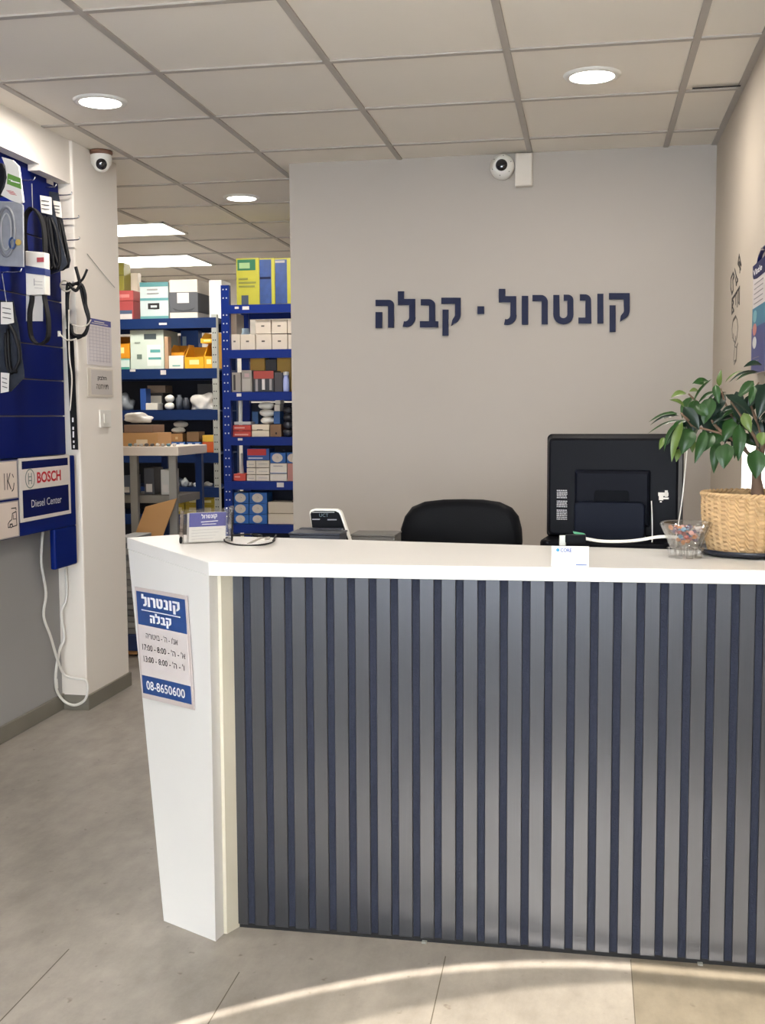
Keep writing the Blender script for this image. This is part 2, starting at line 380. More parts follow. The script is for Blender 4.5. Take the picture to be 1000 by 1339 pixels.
# pale panel low on the right wall, glowing by its own emission
wy0, wy1, wz0, wz1 = 3.35, 4.20, 0.965, 1.235
wn = obj('bright_panel', bx(XR - 0.004, wy0, wz0, XR - 0.001, wy1, wz1), mat('glowing_pale_panel', rgb(250, 248, 242), 0.4, var=0.0, emit=(1, 0.98, 0.94, 1), estr=1.1)); wn['kind'] = 'structure'

# ================================================================== LAMPS
def downlight(u, v, label):
    p = on_z(u, v, H); t = thing('ceiling_downlight', (p.x, p.y, H), label, 'ceiling light', 'round ceiling downlights')
    obj('trim_ring', lathe(B(), (p.x, p.y, H - 0.010), [(0.078, 0.002), (0.082, 0.0), (0.096, 0.003), (0.101, 0.010)], 48), WHITEP, t, smooth=True)
    obj('diffuser', lathe(B(), (p.x, p.y, H - 0.008), [(0.0, 0.0), (0.079, 0.0)], 48), LED, t)
    ld = bpy.data.lights.new('downlight_glow', 'AREA'); ld.shape = 'DISK'; ld.size = 0.15; ld.energy = DOWN; ld.color = (1, 0.92, 0.83)
    lo = bpy.data.objects.new('downlight_glow', ld); C.objects.link(lo); lo.parent = t; lo.location = (0, 0, -0.014)
downlight(131, 132, 'round lit downlight at the left, above the blue display')
downlight(774, 98, 'round lit downlight at the right, in front of the grey wall')
downlight(316, 258, 'small far lit downlight beside the grey wall end')
for x, y, lab in ((-1.82, 2.3, 'added unseen downlight over the entrance floor at the left'), (-0.003, 2.3, 'added unseen downlight right above the counter front'), (-1.82, 0.5, 'added unseen downlight near the shop front at the left'), (-0.003, 0.5, 'added unseen downlight near the shop front at the right')):
    q = Vector((x, y, H)) - CAM; downlight(500 + FPX * q.dot(RT) / q.dot(FW), 669.5 + FPX * q.dot(DN) / q.dot(FW), lab)  # extra lamps out of view, added to lift floor, counter and ceiling
def panel_light(x0, y0, x1, y1, label):
    t = thing('ceiling_light_panel', ((x0 + x1) / 2, (y0 + y1) / 2, H), label, 'ceiling light', 'square storeroom light panels')
    obj('panel_frame', box(box(box(bx(x0, y0, H - 0.012, x1, y0 + .015, H), x0, y1 - .015, H - .012, x1, y1, H), x0, y0, H - .012, x0 + .015, y1, H), x1 - .015, y0, H - .012, x1, y1, H), WHITEP, t)
    obj('panel_diffuser', bx(x0 + .015, y0 + .015, H - 0.009, x1 - .015, y1 - .015, H - .004), LEDS, t)
    ld = bpy.data.lights.new('panel_glow', 'AREA'); ld.shape = 'RECTANGLE'; ld.size = x1 - x0 - .04; ld.size_y = y1 - y0 - .04; ld.energy = PANEL; ld.color = (1, 0.93, 0.84)
    lo = bpy.data.objects.new('panel_glow', ld); C.objects.link(lo); lo.parent = t; lo.location = (0, 0, -0.02)
panel_light(-3.20, 6.66, -2.57, 7.10, 'square lit ceiling panel nearest the white column')
panel_light(-3.6, 8.0, -2.9, 8.6, 'square lit ceiling panel above the top storeroom cartons')
panel_light(-1.6, 8.0, -1.0, 8.6, 'square lit ceiling panel hidden behind the grey wall')

# ================================================================== RECEPTION COUNTER
ZT = 0.955; ZU = 0.922
A_ = (-0.907, 2.603); B_ = (XR - 0.002, 2.655); C_ = (XR - 0.002, 2.99); D_ = (-1.215, 3.208); E_ = (-1.332, 3.107)
t = thing('reception_counter', (-0.2, 2.85, 0), 'long reception counter with white top and grey vertical slat front', 'reception counter')
COUNTER = t
obj('worktop', prism(B(), [Vector((x, y, ZU)) for x, y in (A_, B_, (XR - 0.002, 3.12), (0.25, 3.115), (0.215, 3.03), D_, E_)], (0, 0, ZT - ZU)), WHITEL, t, bevel=0.002)
# tapering end panel (twisted outer face)
b = B(); n = 40
def endpt(k, side):
    z = ZU * k / n; q = z / 0.955
    f = Vector((-0.906, 2.601, z)); bk = Vector((-1.077, 2.689, z)).lerp(Vector((-1.332, 3.107, z)), q)
    if side == 0: return f
    if side == 1: return bk
    d = (bk - f).normalized(); nrm = Vector((d.y, -d.x, 0))
    if nrm.y < 0: nrm = -nrm
    if side == 2: return bk + nrm * 0.03
    return Vector((-0.894, 2.678, z))
NS = 14
def ringpts(k):
    f, bk, bi, fi = (endpt(k, q) for q in range(4))
    return [f.lerp(bk, q / NS) for q in range(NS + 1)] + [bi.lerp(fi, q / NS) for q in range(NS + 1)]
rows = [[b.verts.new(q) for q in ringpts(k)] for k in range(n + 1)]; m_ = len(rows[0])
for k in range(n):
    for q in range(m_): b.faces.new((rows[k][q], rows[k][(q + 1) % m_], rows[k + 1][(q + 1) % m_], rows[k + 1][q]))
b.faces.new(rows[0]); b.faces.new(rows[-1][::-1])
obj('end_panel', b, WHITEL, t)
obj('edge_trim', prism(B(), [Vector((x, y, 0.001)) for x, y in ((-0.8985, 2.643), (-0.8935, 2.685), (-0.870, 2.69), (-0.890, 2.643))], (0, 0, ZU - 0.001)), CREAMTRIM, t)
obj('felt_backing', bx(-0.893, 2.689, 0.006, XR - 0.002, 2.705, ZU), FELT, t)
b = B(); d0 = on_y(327 - 5, 800, 2.685); s0 = on_y(322.5, 800, 2.685).x; s1 = on_y(992, 1100, 2.685).x
first = on_y(322.5, 790, 2.685).x; last = on_y(988, 1000, 2.685).x; pitch = (last - first) / 23
for k in range(-1, 26):
    x1 = first + pitch * k - 0.0085; x0 = x1 - pitch + 0.0175
    x0 = max(x0, -0.885)
    if x1 > XR - 0.003: x1 = XR - 0.003
    if x1 - x0 > 0.004: box(b, x0, 2.6835, 0.010, x1, 2.690, ZU - 0.001)
obj('slat_panel', b, SLAT, t, bevel=0.0015, seg=1)
obj('base_strip', bx(-0.892, 2.688, 0.0, XR - 0.002, 2.71, 0.012), DARK, t)
for u, v in ((555, 1230), (915, 1262)):
    q = on_y(u, v, 2.686); obj('levelling_foot', bx(q.x - .006, 2.676, 0.0, q.x + .006, 2.688, 0.004), GALV, t)
obj('carcass', prism(B(), [Vector((x, y, 0)) for x, y in ((-0.87, 2.706), (XR - .002, 2.706), (XR - .002, 2.74), (-0.87, 2.74))], (0, 0, ZU)), WHITEL, t)

# sign on the end panel, following its slightly twisted face
class OnEnd(Face):
    def __init__(s, pts):   # corners given as points near the face -> (fraction from front to back edge, height)
        s.q = []
        for x, y, z in pts:
            f = Vector((-0.906, 2.601, z)); k = Vector((-1.077, 2.689, z)).lerp(Vector((-1.332, 3.107, z)), z / 0.955); d = k - f
            s.q.append(((Vector((x, y, z)) - f).dot(d) / d.length_squared, z))
    def p(s, u, v, d=0.0):
        w_ = ((1 - u) * (1 - v), u * (1 - v), u * v, (1 - u) * v); t_ = sum(a * q[0] for a, q in zip(w_, s.q)); z = sum(a * q[1] for a, q in zip(w_, s.q))
        f = Vector((-0.906, 2.601, z)); k = Vector((-1.077, 2.689, z)).lerp(Vector((-1.332, 3.107, z)), z / 0.955); e = (k - f).normalized()
        return f.lerp(k, t_) + Vector((e.y, -e.x, 0)) * (-d if e.y * 0 - e.x * 1 > 0 else d)
    def rect(s, bm, u0, v0, u1, v1, d0, d1, n=10):
        g = [[[bm.verts.new(s.p(u0 + (u1 - u0) * i / n, v0 + (v1 - v0) * j / n, d)) for j in range(n + 1)] for i in range(n + 1)] for d in (d0, d1)]
        for i in range(n):
            for j in range(n):
                for k in (0, 1): bm.faces.new((g[k][i][j], g[k][i + 1][j], g[k][i + 1][j + 1], g[k][i][j + 1]))
        for i in range(n):
            for e in (0, n):
                bm.faces.new((g[0][i][e], g[0][i + 1][e], g[1][i + 1][e], g[1][i][e])); bm.faces.new((g[0][e][i], g[0][e][i + 1], g[1][e][i + 1], g[1][e][i]))
        return bm
    def poly(s, bm, pts, d0, d1):
        a = [bm.verts.new(s.p(u, v, d0)) for u, v in pts]; b = [bm.verts.new(s.p(u, v, d1)) for u, v in pts]; n = len(pts)
        bm.faces.new(a[::-1]); bm.faces.new(b)
        for i in range(n): bm.faces.new((a[i], a[(i + 1) % n], b[(i + 1) % n], b[i]))
        return bm
SG = OnEnd(((-1.210, 2.913, 0.531), (-0.970, 2.668, 0.570), (-0.999, 2.708, 0.854), (-1.269, 3.018, 0.825)))
t = thing('opening_hours_sign', (-1.1, 2.83, 0.53), 'blue and white opening hours sign on the white counter end', 'sign')
obj('backing_plate', SG.rect(B(), 0, 0, 1, 1, 0.003, 0.005), mat('pinkish_plate_edge', rgb(204, 192, 188), 0.35, var=0.02), t)
obj('blue_heading_field', SG.rect(B(), 0.035, 0.66, 0.965, 0.965, 0.005, 0.006), SIGNBLUE, t)
obj('blue_phone_field', SG.rect(B(), 0.035, 0.045, 0.965, 0.205, 0.005, 0.006), SIGNBLUE, t)
obj('white_field', SG.rect(B(), 0.035, 0.205, 0.965, 0.66, 0.005, 0.006), mat('sign_pale', rgb(222, 214, 212), 0.4, var=0.02), t)
# square brush-free Hebrew letters used on the signs: strokes in a 2.5x sketch of the wall lettering
def arc(cx, cy, r, a0, a1, n=6): return [(cx + r * math.cos(math.radians(a0 + (a1 - a0) * k / n)), cy - r * math.sin(math.radians(a0 + (a1 - a0) * k / n))) for k in range(n + 1)]
HEB = {
 'he': [[(77, 80)] + arc(121, 96, 16, 90, 0) + [(137, 171), (118, 171), (118, 100), (77, 100)], [(77, 120), (98, 120), (98, 172), (77, 172)]],
 'lamed1': [[(150, 52), (170, 52), (170, 77), (206, 77), (206, 135)] + arc(176, 138, 31, 0, -85) + [(166, 168), (170, 150)] + arc(172, 136, 15, -80, 0) + [(187, 97), (150, 97)]],
 'bet': [[(225, 78)] + arc(252, 98, 20, 90, 0) + [(272, 150), (282, 150), (282, 170), (222, 170), (222, 150), (252, 150), (252, 98), (225, 98)]],
 'qof1': [[(292, 73), (355, 73), (355, 118)] + arc(323, 128, 32, 0, -70) + [(324, 165), (328, 146)] + arc(322, 128, 15, -50, 0) + [(337, 93), (292, 93)], [(296, 112), (315, 112), (315, 197), (296, 197)]],
 'dot': [[(410, 101), (432, 101), (432, 126), (410, 126)]],
 'lamed2': [[(480, 44), (501, 44), (501, 68), (537, 68), (537, 128)] + arc(507, 131, 31, 0, -85) + [(497, 161), (501, 142)] + arc(503, 129, 15, -80, 0) + [(518, 88), (480, 88)]],
 'vav1': [[(555, 67), (576, 67), (576, 161), (555, 161)]],
 'resh': [[(590, 64)] + arc(618, 86, 22, 90, 0) + [(640, 160), (620, 160), (620, 84), (590, 84)]],
 'tet': [[(658, 64), (678, 64), (678, 128)] + arc(691, 127, 13, 180, 270, 4) + arc(691, 127, 13, 270, 360, 4) + [(704, 83), (692, 83), (692, 63)] + arc(706, 81, 18, 90, 0) + [(724, 128)] + arc(692, 128, 32, 0, -90) + arc(690, 128, 32, -90, -180)],
 'nun': [[(745, 62)] + arc(762, 82, 20, 90, 0) + [(783, 157), (740, 157), (740, 138), (763, 138), (763, 82), (745, 82)]],
 'vav2': [[(802, 60), (822, 60), (822, 157), (802, 157)]],
 'qof2': [[(840, 58), (908, 58), (908, 103)] + arc(876, 114, 32, 0, -70) + [(876, 152), (879, 132)] + arc(874, 114, 15, -50, 0) + [(888, 78), (840, 78)], [(842, 98), (862, 98), (862, 185), (842, 185)]],
}
def heb(face, bm, keys, u0, v0, u1, v1, d0, d1):
    P = [p for k in keys for s in HEB[k] for p in s]; x0 = min(p[0] for p in P); x1 = max(p[0] for p in P); y0 = min(p[1] for p in P); y1 = max(p[1] for p in P)
    for k in keys:
        for s in HEB[k]: face.poly(bm, [(u0 + (u1 - u0) * (x - x0) / (x1 - x0), v1 - (v1 - v0) * (y - y0) / (y1 - y0)) for x, y in s], d0, d1)
    return bm
W1 = ['he', 'lamed1', 'bet', 'qof1']; W2 = ['lamed2', 'vav1', 'resh', 'tet', 'nun', 'vav2', 'qof2']
b = B(); heb(SG, b, W2, 0.15, 0.815, 0.87, 0.945, 0.006, 0.0075); obj('shop_lettering', b, WHITEINK, t)
obj('lower_lettering', heb(SG, B(), W1, 0.30, 0.675, 0.70, 0.785, 0.006, 0.0075), WHITEINK, t)
obj('dividing_line', SG.rect(B(), 0.13, 0.795, 0.87, 0.803, 0.006, 0.0072), WHITEINK, t)
obj('phone_lettering', SG.text(B(), '08-8650600', 0.13, 0.085, 0.87, 0.165, 0.0072, 0.012), WHITEINK, t)
b = B(); HE, AL, VV, GR = '\u05d4', '\u05d0', '\u05d5', "'"
SG.text(b, '\u05d4\u05d9\u05e8\u05d5\u05d8\u05d9\u05d5\u05d1 - ' + GR + HE + ' - ' + VV + GR + '\u05e0' + AL, 0.19, 0.545, 0.80, 0.60, 0.0072)
SG.text(b, '17:00 - 8:00 - ' + GR + HE + ' - ' + GR + AL, 0.10, 0.435, 0.92, 0.49, 0.0072, 0.008)
SG.text(b, '13:00 - 8:00 - ' + GR + HE + ' - ' + GR + VV, 0.11, 0.33, 0.89, 0.385, 0.0072, 0.008)
obj('dark_lettering', b, DARKINK, t)

# ================================================================== LETTERING ON THE GREY WALL
t = thing('wall_lettering', (-0.5, YW, 1.7), 'large navy raised Hebrew letters fixed across the grey wall', 'wall sign')
for k in W1 + ['dot'] + W2:
    b = B()
    for s in HEB[k]: prism(b, [on_y(460 + x / 2.5, 360 + y / 2.5, YW - 0.014) for x, y in s], (0, 0.0135, 0))
    obj('dot' if k == 'dot' else 'letter', b, NAVY, t)

# ================================================================== CEILING CAMERAS AND BOX
p = on_y(656, 217, YW - 0.06)
t = thing('security_camera', (p.x, YW, p.z - .06), 'round white security camera beside the junction box on grey wall', 'security camera')
ax = (Vector((1, 0, 0)), Vector((0, 0, 1)), Vector((0, -1, 0)))
obj('camera_body', lathe(B(), (p.x, YW, p.z), [(0.0, 0.001), (0.052, 0.001), (0.055, 0.02), (0.055, 0.045), (0.050, 0.062), (0.040, 0.075), (0.028, 0.082), (0.024, 0.080)], 40, axis=ax), WHITEP, t, smooth=True)
obj('lens', lathe(B(), (p.x, YW, p.z), [(0.027, 0.078), (0.025, 0.085), (0.015, 0.090), (0.0, 0.092)], 32, axis=ax), LENSM, t, smooth=True)
for a in range(0, 360, 60): obj('screw', ball(B(), (p.x + .044 * math.cos(math.radians(a + 20)), YW - 0.071, p.z + .044 * math.sin(math.radians(a + 20))), .0022, .0022, .0022, 8, 6), DARKINK, t)
f = fy(673, 199, 696, 243, YW - 0.045)
t = thing('junction_box', (f.c[0].x + .04, YW, f.c[0].z), 'plain white rectangular junction box under the ceiling on grey wall', 'junction box')
obj('box_body', bx(f.c[0].x, YW - 0.040, f.c[0].z, f.c[1].x, YW - .001, f.c[2].z), OFFW, t, bevel=0.003)
obj('box_lid', bx(f.c[0].x + .003, YW - 0.045, f.c[0].z + .003, f.c[1].x - .003, YW - .040, f.c[2].z - .003), OFFW, t, bevel=0.002)
p = Vector((-2.06, 4.88, H))
p = on_z(132, 200, H - 0.01)
t = thing('dome_camera', (p.x, p.y, H), 'small white eyeball camera under the ceiling by the white column', 'security camera')
obj('base_ring', lathe(B(), (p.x, p.y, H), [(0.0, -.002), (0.050, -.002), (0.052, -.012), (0.046, -.022)], 32), mat('bronze_gasket', rgb(120, 84, 66), 0.5), t, smooth=True)
obj('camera_shell', lathe(B(), (p.x, p.y, H), [(0.0465, -.018), (0.048, -.04), (0.044, -.058), (0.032, -.072), (0.0, -.078)], 32), WHITEP, t, smooth=True)
d = (CAM + Vector((0.1, 0, -.1)) - Vector((p.x, p.y, H - .06))).normalized(); u_, w_ = frame(d)
obj('eyeball', lathe(B(), Vector((p.x, p.y, H - .058)) + d * 0.022, [(0.034, -0.01), (0.036, 0.004), (0.031, 0.016), (0.024, 0.020)], 28, axis=(u_, w_, d)), WHITEP, t, smooth=True)
obj('lens', lathe(B(), Vector((p.x, p.y, H - .058)) + d * 0.022, [(0.0255, 0.012), (0.024, 0.021), (0.012, 0.026), (0.0, 0.027)], 24, axis=(u_, w_, d)), LENSM, t, smooth=True)

# ================================================================== BLUE DISPLAY ON THE LEFT WALL
XP = -2.262; XB = -2.205
t = thing('slatwall_display', (-2.29, 4.0, 0.66), 'dark blue slatted display panel mounted on the left wall', 'display panel')
gz = [2.29, 2.02, 1.76, 1.50, 1.315]
zz = [on_x(60, v, XP).z for v in (498, 545)]
b = B(); tops = [2.34, 2.05, 1.80, on_x(60, 453, XP).z, zz[0], zz[1], 1.14]
for z1, z0 in zip(tops, tops[1:]): box(b, XL + .001, 2.2, z0 + 0.006, XP, 4.635, z1)
obj('back_panel', b, BLUED, t)
obj('groove_channel', bx(XL + .001, 2.21, 1.15, XP - 0.008, 4.633, 2.335), mat('groove_aluminium', rgb(120, 112, 110), 0.4, metal=0.3), t)
obj('base_bar', bx(XB - .03, 2.2, 0.838, XB, 4.60, 1.142), BLUEB, t, bevel=0.004)
b = bx(XB - .028, 4.40, 0.665, XB - .001, 4.605, 0.839); obj('corner_leg', b, BLUEB, t, bevel=0.008)
obj('mounting_rail', bx(XL + .001, 2.2, 1.0, XB - .03, 4.5, 1.10), BLUEB, t)
p = on_x(65, 237, XP); obj('price_tag', bx(XP, p.y - .03, p.z - .012, XP + .002, p.y + .03, p.z + .016), PAPER2, t)

def fx(u0, v0, u1, v1, x):   # face on the left wall looking towards +x
    a = on_x(u0, v1, x); c = on_x(u1, v0, x); zl = on_x(u0, v0, x).z
    return Face((x, a.y, a.z), (x, on_x(u1, v1, x).y, a.z), (x, c.y, zl), (x, a.y, zl))
# company sign on the bar
yA = on_x(24, 640, XB).y; yB = on_x(90, 635, XB).y; z0 = 0.894; z1 = 1.146
F_ = Face((XB + .001, yA, z0), (XB + .001, yB, z0), (XB + .001, yB, z1), (XB + .001, yA, z1))
t = thing('company_sign', (XB, (yA + yB) / 2, z0), 'navy and white sign with red capitals on the blue bar', 'sign')
obj('sign_plate', F_.rect(B(), 0, 0, 1, 1, 0, 0.006), mat('sign_frame_white', rgb(214, 206, 200), 0.4, var=0.02), t)
b = B(); F_.rect(b, .045, .83, .955, .955, .006, .0066); F_.rect(b, .045, .06, .955, .50, .006, .0066); obj('navy_field', b, SIGNNAVY, t)
obj('red_lettering', F_.text(B(), 'BOSCH', .32, .585, .80, .765, .0068, 0.03), REDINK, t)
obj('white_lettering', F_.text(B(), 'Diesel Center', .20, .21, .80, .33, .0068), mat('soft_white_ink', rgb(206, 206, 210), .5, var=0), t)
b = B(); cx, cy = .19, .672
asp = (yB - yA) / (z1 - z0)
F_.line(b, [(cx + .085 * math.cos(a * PI / 12), cy + .085 * asp * math.sin(a * PI / 12)) for a in range(25)], 0.004, .006, .0068)
for sx in (-1, 1): F_.line(b, [(cx + sx * .028, cy + .085), (cx + sx * .028, cy - .085)], 0.004, .006, .0069)
F_.line(b, [(cx - .028, cy + .03), (cx + .028, cy + .03)], 0.004, .006, .0069); F_.line(b, [(cx - .028, cy - .03), (cx + .028, cy - .03)], 0.004, .006, .0069)
obj('round_emblem', b, mat('emblem_grey', rgb(110, 124, 120), .4, var=0), t)
# two small plates left of it
def small_plate(v0, v1, label, kind):
    ya = 3.80; yb = on_x(22, 640, XB).y; za = on_x(15, v1, XB).z; zb = on_x(15, v0, XB).z
    f = Face((XB + .001, ya, za), (XB + .001, yb, za), (XB + .001, yb, zb), (XB + .001, ya, zb))
    t = thing('small_wall_plate', (XB, (ya + yb) / 2, za), label, 'sign')
    obj('plate_edge', f.rect(B(), 0, 0, 1, 1, 0, .005), mat('plate_edge_grey', rgb(150, 146, 148), .4), t)
    obj('plate_face', f.rect(B(), .03, .03, .97, .97, .005, .0056), mat('plate_beige', rgb(214, 200, 190), .4, var=.02), t)
    um = lambda u: (on_x(u, 640, XB).y - ya) / (yb - ya)
    b = B()
    if kind == 0:
        f.text(b, '1K', um(3.5), .25, um(13), .68, .006)
        f.line(b, [(um(14.5), .64), (um(16), .56)], .004, .0056, .0062); f.line(b, [(um(16.5), .40), (um(15.5), .25), (um(13.5), .2)], .005, .0056, .0062)
    else:
        car = [(7, .30), (7, .40), (9, .46), (12, .50), (13, .66), (18, .70), (18.5, .32), (13, .30), (12.4, .38), (9.5, .38), (9, .30), (7, .30)]
        f.line(b, [(um(u), v) for u, v in car], .004, .0056, .0062)
        f.line(b, [(um(11 + 1.6 * math.cos(a)), .33 + .045 * math.sin(a)) for a in [k * PI / 6 for k in range(13)]], .004, .0056, .0062)
        f.line(b, [(um(14), .62), (um(14), .5), (um(17.4), .5)], .003, .0056, .0062); f.line(b, [(um(12), .80), (um(18), .80), (um(18), .74)], .004, .0056, .0062)
    obj('printed_marks', b, DARKINK, t)
small_plate(602, 652, 'beige plate marked 1K on the blue bar', 0)
small_plate(655, 703, 'beige plate with a car drawing, low on the blue bar', 1)

# hooks on the display
def hook(u0, v0, u1, v1, label, x0=XP, tip=True, rise=0.012, y=None):
    a = on_x(u0, v0, x0) if y is None else on_y(u0, v0, y); y = a.y
    b_ = on_y(u1, v1, y); L = b_.x
    pts = [(x0, y, a.z), (L - .01, y, a.z), (L, y, a.z + rise)] if tip else [(x0, y, a.z), (L, y, a.z)]
    t = obj('wire_hook', tube(B(), smooth_pts(pts, 4), 0.0028, 8), CHROME, smooth=True)
    tag(t, label, 'hook', 'wire hooks on the blue display'); return y, a.z, L
hook(79, 255, 94, 256, 'topmost bare wire hook sticking out of the blue panel edge', y=4.615)
hook(84, 286, 103, 287, 'middle bare wire hook sticking out below the topmost one', y=4.615)
hook(88, 314, 104, 316, 'lowest bare wire hook sticking out above the cable coil', y=4.615)
hook(28, 236, 46, 241, 'wire hook carrying the black drive belt')
hook(60, 245, 74, 249, 'wire hook carrying the two bags of black hoses')
hook(2, 356, 28, 356, 'wire hook above the lowest hanging bag')
hook(0, 196, 12, 200, 'wire hook at the top left carrying the green labelled pack')

# hanging goods.  Each hangs at its own depth in front of the panel.
def hang_poly(name, poly, y, depth, m, parent, bevel=0.0):
    pts = [on_y(u, v, y) for u, v in poly]; pts = [Vector((max(p.x, XP + .004), p.y, p.z)) for p in pts]; return obj(name, prism(B(), pts, (0, depth, 0)), m, parent, bevel=bevel)
# green-labelled roll pack
y = 3.98
c0 = on_y(-4, 236, y)
t = thing('hanging_gasket_roll', (c0.x, y, c0.z), 'round hanging roll with white and green label, upper left', 'packaged part')
hang_poly('label_card', [(2, 205), (16, 209), (24, 217), (27, 240), (30, 264), (26, 266), (14, 262), (1, 255), (6, 245), (9, 232), (7, 217)], y, .012, PAPER, t)
hang_poly('green_stripe', [(10, 226.5), (27, 233), (28, 247.5), (9, 240.5)], y - .001, .0012, mat('green_print', rgb(104, 152, 66), .5), t)
b = B(); Fq = fy(11, 231, 26, 243, y - .0012)
Fq.line(b, [(.05, .75), (.35, .6)], .002, 0, .0006); Fq.line(b, [(.25, .55), (.95, .25)], .004, 0, .0006); obj('white_print', b, WHITEINK, t)
b = B(); Fq = fy(8, 246, 24, 256, y - .0012)
for q in range(4): Fq.line(b, [(.05 + .1 * q, .75 - .18 * q), (.6 + .08 * q, .55 - .18 * q)], .0016, 0, .0006)
obj('red_print', b, REDINK, t)
hang_poly('black_roll', [(-14, 214), (2, 212), (8, 224), (8, 238), (3, 252), (-14, 256)], y + .004, .06, RUBBER, t, bevel=.008)
# clear gasket pack
y = 4.02; c0 = on_y(14, 350, y)
t = thing('hanging_gasket_pack', (c0.x, y, c0.z), 'clear blister pack with a grey ring gasket below the green label', 'packaged part')
hang_poly('clear_pack', [(-14, 262), (24, 264), (30, 268), (31, 349), (4, 348), (-14, 346)], y + .02, .010, mat('blister_film', rgb(152, 154, 160), .18, var=.15, scale=30, bump=.6, bscale=40), t, bevel=.003)
ring = [on_y(8 + 11 * math.cos(a), 303 + 32 * math.sin(a), y + .014) for a in [k * 2 * PI / 28 for k in range(28)]]
obj('ring_gasket', tube(B(), ring, .006, 8, close=True), mat('grey_gasket', rgb(120, 122, 128), .4), t, smooth=True)
ring = [on_y(8 + 6.5 * math.cos(a), 303 + 24 * math.sin(a), y + .014) for a in [k * 2 * PI / 28 for k in range(28)]]
obj('inner_gasket', tube(B(), ring, .003, 8, close=True), mat('pale_gasket', rgb(176, 176, 178), .4), t, smooth=True)
b = B(); p = on_y(24, 317, y + .012); lathe(b, p, [(0.0, .004), (.011, .003), (.012, 0)], 16, axis=ax); obj('yellow_seal', b, mat('ochre_sticker', rgb(190, 160, 84), .5), t)
b = B(); p = on_y(16, 318, y + .012); tube(b, [p + Vector((.012 * math.cos(a), 0, .02 * math.sin(a))) for a in [k * PI / 8 for k in range(16)]], .004, 6, close=True); obj('blue_print', b, mat('blue_print', rgb(52, 78, 126), .5), t)
# drive belt with paper sleeve
y = 4.20; 
t = thing('hanging_drive_belt', on_y(50, 450, y), 'black ribbed drive belt with white paper sleeve, hanging', 'drive belt')
lp = smooth_pts([on_y(u, v, y) for u, v in ((44, 273), (53, 284), (58, 305), (59, 340), (58, 385), (63, 415), (63, 440), (56, 449), (46, 448), (40, 436), (39, 410), (42, 385), (36, 345), (32, 310), (33, 286), (38, 275))], 5, True)
b = B(); N = len(lp)
inner = []; 
cen = sum(lp, Vector()) / N
for i in range(N):
    tdir = (lp[(i + 1) % N] - lp[i - 1]).normalized(); nr = tdir.cross(Vector((0, 1, 0)))
    q = [lp[i] + nr * s1 * .0032 + Vector((0, s2 * .016, 0)) for s1, s2 in ((-1, -1), (-1, 1), (1, 1), (1, -1))]
    inner.append([b.verts.new(v) for v in q])
for i in range(N):
    A, D = inner[i], inner[(i + 1) % N]
    for k in range(4): b.faces.new((A[k], A[(k + 1) % 4], D[(k + 1) % 4], D[k]))
obj('belt_loop', b, RUBBER, t)
hang_poly('paper_sleeve', [(33, 328), (58, 330), (59, 385), (34, 386)], y - .022, .044, PAPER, t, bevel=.002)
hang_poly('blue_band', [(32.6, 347), (58.6, 351), (58.8, 360), (32.8, 357)], y - .0226, .045, mat('sleeve_blue', rgb(46, 60, 116), .5), t)
b = B(); Fq = fy(44, 334, 58, 344, y - .0228); Fq.rect(b, .3, .1, .95, .75, 0, .0005); obj('red_print', b, mat('faded_red', rgb(170, 70, 76), .5), t)
b = B(); Fq = fy(40, 362, 58, 384, y - .0228)
for q in range(3): Fq.line(b, [(.3, .75 - .2 * q), (.85, .7 - .2 * q)], .0015, 0, .0005)
Fq.line(b, [(.28, .9), (.28, .5)], .003, 0, .0005); obj('dark_print', b, GREYINK, t)
hang_poly('paper_tail', [(34, 386), (56, 386), (56, 420), (34, 420)], y + .018, .001, PAPER2, t)
hang_poly('hang_string', [(41, 240), (42, 240), (43, 273), (42, 273)], y, .001, GALV, t)
# bags of hoses
def hose_bag(poly, y, label, hoses, card, name='hanging_hose_bag'):
    t = thing(name, on_y(poly[0][0], poly[0][1], y), label, 'packaged part', 'bags of hoses on the blue display')
    hang_poly('clear_bag', poly, y + .018, .004, mat('dull_bag_film', rgb(50, 54, 62), .16, var=.5, scale=25, bump=.7, bscale=35), t)
    for h_ in hoses:
        r = .0065
        obj('black_hose', tube(B(), smooth_pts([Vector((max(q.x, XP + .014), q.y, q.z)) for q in (on_y(u, v, y + .008) for u, v in h_)], 5), r, 8), RUBBER, t, smooth=True)
    for k, c_ in enumerate(card):
        hang_poly('paper_card', c_, y - .002, .002, PAPER, t)
    for c_ in card:
        b = B(); us = [p[0] for p in c_]; vs = [p[1] for p in c_]; Fq = fy(min(us) + 1.5, min(vs) + 4, max(us) - 1.5, max(vs) - 4, y - .003)
        for q in range(3): Fq.line(b, [(.1, .85 - .3 * q), (.8, .75 - .3 * q)], .003, 0, .0006)
        obj('card_print', b, DARKINK, t)
    return t
hose_bag([(52, 258), (68, 258), (76, 300), (88, 345), (80, 354), (62, 360), (56, 340)], 4.36, 'left bag of black hoses with striped white card', [[(56, 282), (58, 310), (62, 335), (66, 352), (70, 340), (68, 310), (64, 284)], [(58, 282), (60, 320), (64, 352)], [(61, 284), (65, 318), (72, 350), (78, 340), (74, 305), (66, 284)], [(63, 283), (68, 316), (76, 346)]], [[(52, 255), (67, 258), (68, 281), (54, 278)]])
hose_bag([(64, 250), (76, 252), (82, 290), (92, 340), (90, 350), (74, 356), (66, 345)], 4.46, 'right bag of black hoses with shiny beige card', [[(68, 284), (72, 315), (76, 345), (82, 352), (89, 340), (84, 310), (78, 286)], [(74, 284), (78, 320), (82, 346)], [(71, 284), (75, 318), (79, 350)], [(76, 285), (81, 316), (86, 347)]], [[(68, 262), (79, 264), (81, 285), (70, 282)]])
